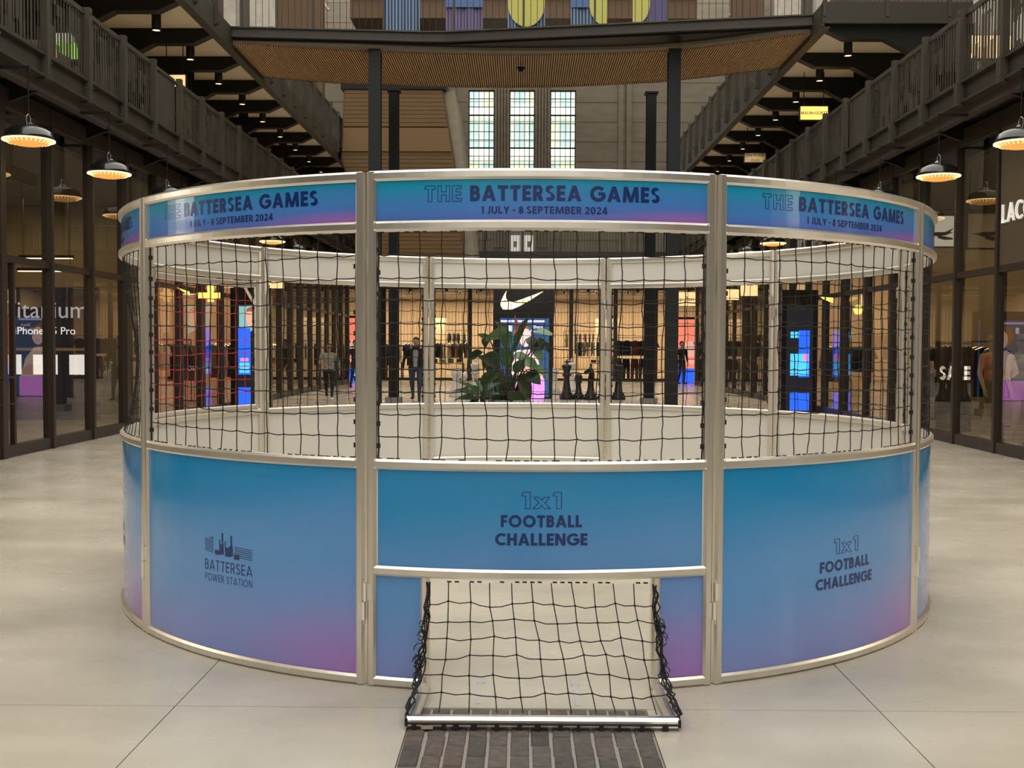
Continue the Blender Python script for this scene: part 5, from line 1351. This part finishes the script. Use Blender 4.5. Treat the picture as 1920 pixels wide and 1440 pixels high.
# ------------------------------------------------------------------ people and mannequins
def capsule(b, p, q, r0, r1, n=10):
    p, q = Vector(p), Vector(q); d = (q-p); L = d.length or 1e-6; d = d/L
    pts = []; rs = []
    for k in range(1, 4): a = math.pi/2*k/4; pts.append(p - d*r0*math.cos(a)); rs.append(r0*math.sin(a))
    pts.append(p); rs.append(r0); pts.append(q); rs.append(r1)
    for k in range(3, 0, -1): a = math.pi/2*k/4; pts.append(q + d*r1*math.cos(a)); rs.append(r1*math.sin(a))
    b.tube(pts, rs, n)
def ellips(b, c, rx, ry, rz_, n=12):
    b2 = MB().lathe([(math.sin(math.pi*k/8) if 0 < k < 8 else .01, -math.cos(math.pi*k/8)) for k in range(9)], n)
    b.add([(c[0]+x*rx, c[1]+y*ry, c[2]+z*rz_) for x, y, z in b2.v], b2.f)
def figure_raw(stride=.0, armswing=.0, h=1.75, wide=1.0):
    """body facing -Y, standing with one leg forward by stride"""
    k = h/1.75; b = MB(); S = lambda x, y, z: (x*k, y*k, z*k)
    W = wide
    # torso: pelvis, waist, chest, shoulders
    ellips(b, S(0, 0, .95), .165*k*W, .115*k, .13*k); ellips(b, S(0, 0, 1.10), .15*k*W, .105*k, .16*k); ellips(b, S(0, .005, 1.28), .175*k*W, .115*k, .18*k); ellips(b, S(0, .01, 1.40), .19*k*W, .085*k, .08*k)
    capsule(b, S(0, .01, 1.42), S(0, -.01, 1.54), .055*k, .05*k)
    ellips(b, S(0, -.015, 1.635), .078*k, .095*k, .118*k); ellips(b, S(0, -.04, 1.575), .055*k, .055*k, .05*k)
    ellips(b, S(0, -.112, 1.622), .013*k, .02*k, .022*k)                        # nose
    for s in (-1, 1):
        ellips(b, S(s*.079, 0, 1.63), .012*k, .022*k, .03*k)                    # ears
        f = s*stride
        hip, knee, ank = S(s*.085*W, 0, .92), S(s*.09*W, -.5*f - .04, .50), S(s*.085*W, -f + (.06 if f < 0 else 0), .09 + (.05 if f < -.05 else 0))
        capsule(b, hip, knee, .088*k*W, .058*k*W); capsule(b, knee, ank, .057*k*W, .038*k)
        ft = Vector(ank); capsule(b, (ft.x, ft.y+.03*k, .045*k + max(0, ft.z-.09*k)), (ft.x+s*.02*k, ft.y-.15*k, .035*k + max(0, ft.z-.09*k)), .042*k, .035*k)
        g_ = -s*armswing
        sh, el, wr = S(s*.20*W, .01, 1.40), S(s*.265*W, .02 - g_*.4, 1.12), S(s*.275*W, -.06 - g_, .88)
        capsule(b, sh, el, .056*k, .044*k); capsule(b, el, wr, .043*k, .029*k)
        wv_ = Vector(wr); d = (wv_-Vector(el)).normalized()
        palm = wv_ + d*.06*k; ellips(b, palm, .022*k, .036*k, .05*k)
        for j in range(4):   # fingers, slightly curled
            o = Vector((0, (-.027+.018*j)*k, 0)); L = (.075, .085, .08, .06)[j]*k
            p0 = palm + d*.035*k + o; p1 = p0 + d*L*.5; p2 = p1 + (d*.75 + Vector((-s*.5, 0, 0))).normalized()*L*.5
            capsule(b, p0, p1, .0095*k, .009*k, 6); capsule(b, p1, p2, .009*k, .0075*k, 6)
        th = wv_ + d*.03*k + Vector((0, -.03*k, 0)); capsule(b, th, th + (d*.8 + Vector((0, -.6, 0)))*.055*k, .011*k, .009*k, 6)
    return b, k
def figure(name, label, cat, loc, rz, h, zones, stride=.18, armswing=.12, wide=1.0, hair=None, hair_long=False, extra=None, group=None):
    b, k = figure_raw(stride, armswing, h, wide)
    tmp = b.build('body', list(zones['mats']))
    md = tmp.modifiers.new('merge', 'REMESH'); md.mode = 'VOXEL'; md.voxel_size = .011
    dg = bpy.context.evaluated_depsgraph_get(); me = bpy.data.meshes.new_from_object(tmp.evaluated_get(dg))
    bpy.data.objects.remove(tmp); me.name = 'body'
    me.materials.clear()
    for m in zones['mats']: me.materials.append(MAT[m])
    idx = []
    for p in me.polygons:
        c = p.center/k; idx.append(zones['fn'](c.x, c.y, c.z))
    me.polygons.foreach_set('material_index', idx); me.polygons.foreach_set('use_smooth', [True]*len(idx))
    t = root(name, loc, label, cat, group, rz=rz)
    place(me, 'body', t)
    if hair:
        hb = MB(); ellips(hb, (0, .008*k, 1.660*k), .092*k, .110*k, .115*k)
        hb.v = [(x, y, z) if y > -.03*k or z > 1.69*k else (x*.98, max(y, -.035*k), max(z, 1.69*k)) for x, y, z in hb.v]
        if hair_long: ellips(hb, (0, .06*k, 1.56*k), .10*k, .06*k, .15*k); ellips(hb, (.075*k, .01*k, 1.55*k), .03*k, .05*k, .12*k); ellips(hb, (-.075*k, .01*k, 1.55*k), .03*k, .05*k, .12*k)
        hb.build('hair', hair, t, False, True)
        eb = MB()
        for s in (-1, 1): ellips(eb, (s*.03*k, -.103*k, 1.645*k), .014*k, .008*k, .008*k, 8)
        eb.build('eyes', 'hair', t, False)
        MB().box(-.022*k, .022*k, -.112*k, -.098*k, 1.578*k, 1.586*k).build('mouth', 'cloth_burgundy', t, False)
    if extra: extra(t, k)
    return t
def std(top, leg, shoe, skin='skin', sleeve=1.0, under=None):
    def fn(x, y, z):
        if z < .105: return 3
        if abs(x) > .225 and z < .90: return 0
        if z < .93 and abs(x) < .24: return 2
        if z > 1.455: return 0
        if under and abs(x) < .07 - .02*(1.4-z) and y < 0 and z > .95: return 4
        return 1
    return dict(mats=[skin, top, leg, shoe, under or top], fn=fn)
def jacket(t, k):
    b = MB()
    for s in (-1, 1): b.tube([(s*.05*k, -.10*k, 1.44*k), (s*.09*k, -.125*k, 1.36*k), (s*.075*k, -.145*k, 1.2*k), (s*.085*k, -.14*k, .98*k)], .012*k, 5)
    b.build('jacket_edge', 'cloth_black', t, False)
    MB().tube([(-.09*k, -.01*k, 1.46*k), (-.05*k, -.085*k, 1.455*k), (.05*k, -.085*k, 1.455*k), (.09*k, -.01*k, 1.46*k), (0, .08*k, 1.47*k), (-.09*k, -.01*k, 1.46*k)], .03*k, 8).build('collar', 'cloth_black', t, False, True)
def bag(t, k):
    b = MB(); b.box(-.34*k, -.24*k, -.12*k, .12*k, .88*k, 1.12*k); b.build('handbag', 'wood_dark', t, False)
    MB().tube([(-.2*k, 0, 1.42*k), (-.29*k, -.06*k, 1.25*k), (-.29*k, 0, 1.12*k)], .01*k, 5).build('bag_strap', 'wood_dark', t, False)
figure('person', 'person in a dark jacket, grey top and blue jeans walking towards the cage', 'person', (-2.98, 31.3, 0), 0, 1.80, std('cloth_black', 'cloth_jean', 'shoe_black', under='cloth_grey'), .20, .10, 1.25, 'hair', extra=jacket)
figure('person', 'person in a patterned grey top and black trousers walking with a handbag', 'person', (-5.52, 31.8, 0), .1, 1.62, std('cloth_pattern', 'cloth_black', 'shoe_white'), .22, .10, 1.14, 'hair_brown', True, extra=bag)
figure('person', 'person in a black coat walking near the pink screen, mostly behind a cage post', 'person', (-5.92, 39.5, 0), .5, 1.75, std('cloth_black', 'cloth_navy', 'shoe_black'), .2, .15, 1.05, 'hair')
figure('person', 'person in dark clothes standing before the far right screen', 'person', (6.7, 46.6, 0), .5, 1.78, std('cloth_black', 'cloth_navy', 'shoe_black'), .05, .05, 1.05, 'hair')
figure('person', 'person in a beige top inside the right shop', 'person', (8.6, 44.0, .012), 2.2, 1.76, std('cloth_beige', 'cloth_beige', 'shoe_black'), .05, .05, 1.1, 'hair_brown')
figure('person', 'person in a red jacket added in the right shop in place of a glass reflection', 'person', (8.95, 25.6, .012), 1.0, 1.74, std('cloth_red', 'cloth_navy', 'shoe_black'), .05, .05, 1.08, 'hair')  # added figure standing for a person reflected in the right glass
figure('person', 'person in a navy coat and jeans added in the left shop for a glass reflection', 'person', (-8.9, 25.2, .012), -.6, 1.80, std('cloth_navy', 'cloth_jean', 'shoe_black'), .08, .05, 1.1, 'hair')  # added figure standing for a dark coat mirrored in the left glass
def cap(t, k):
    b = MB(); b.lathe([(0, .10), (.06, .09), (.092, .04), (.095, 0)], 14, (0, 0, 1.67)); b.v = [(x*k, y*k, z*k) for x, y, z in b.v]; b.build('cap', 'cloth_beige', t, False, True)
    c = MB(); c.prism(ell(0, 0, .085, .08, 12), lambda p, q, tt: (p*k, (q-.11)*k, tt*k), 1.672, 1.682); c.build('cap_peak', 'cloth_beige', t, False)
figure('mannequin', 'mannequin in a pink top and olive shorts with a cap behind the right glass', 'mannequin', (8.05, 19.1, .012), .4, 1.78, dict(mats=['mannequin', 'cloth_pink', 'cloth_olive'], fn=lambda x, y, z: 1 if 1.02 < z < 1.45 and abs(x) < .27 else (2 if .62 < z <= 1.02 and abs(x) < .235 else 0)), .05, .03, .95, extra=cap)
figure('mannequin', 'mannequin in a cream top with a cap at the right picture edge', 'mannequin', (7.95, 17.75, .012), .3, 1.78, dict(mats=['mannequin', 'cloth_white', 'cloth_beige'], fn=lambda x, y, z: 1 if 1.02 < z < 1.45 and abs(x) < .27 else (2 if .70 < z <= 1.02 and abs(x) < .235 else 0)), .05, .03, .95, extra=cap)
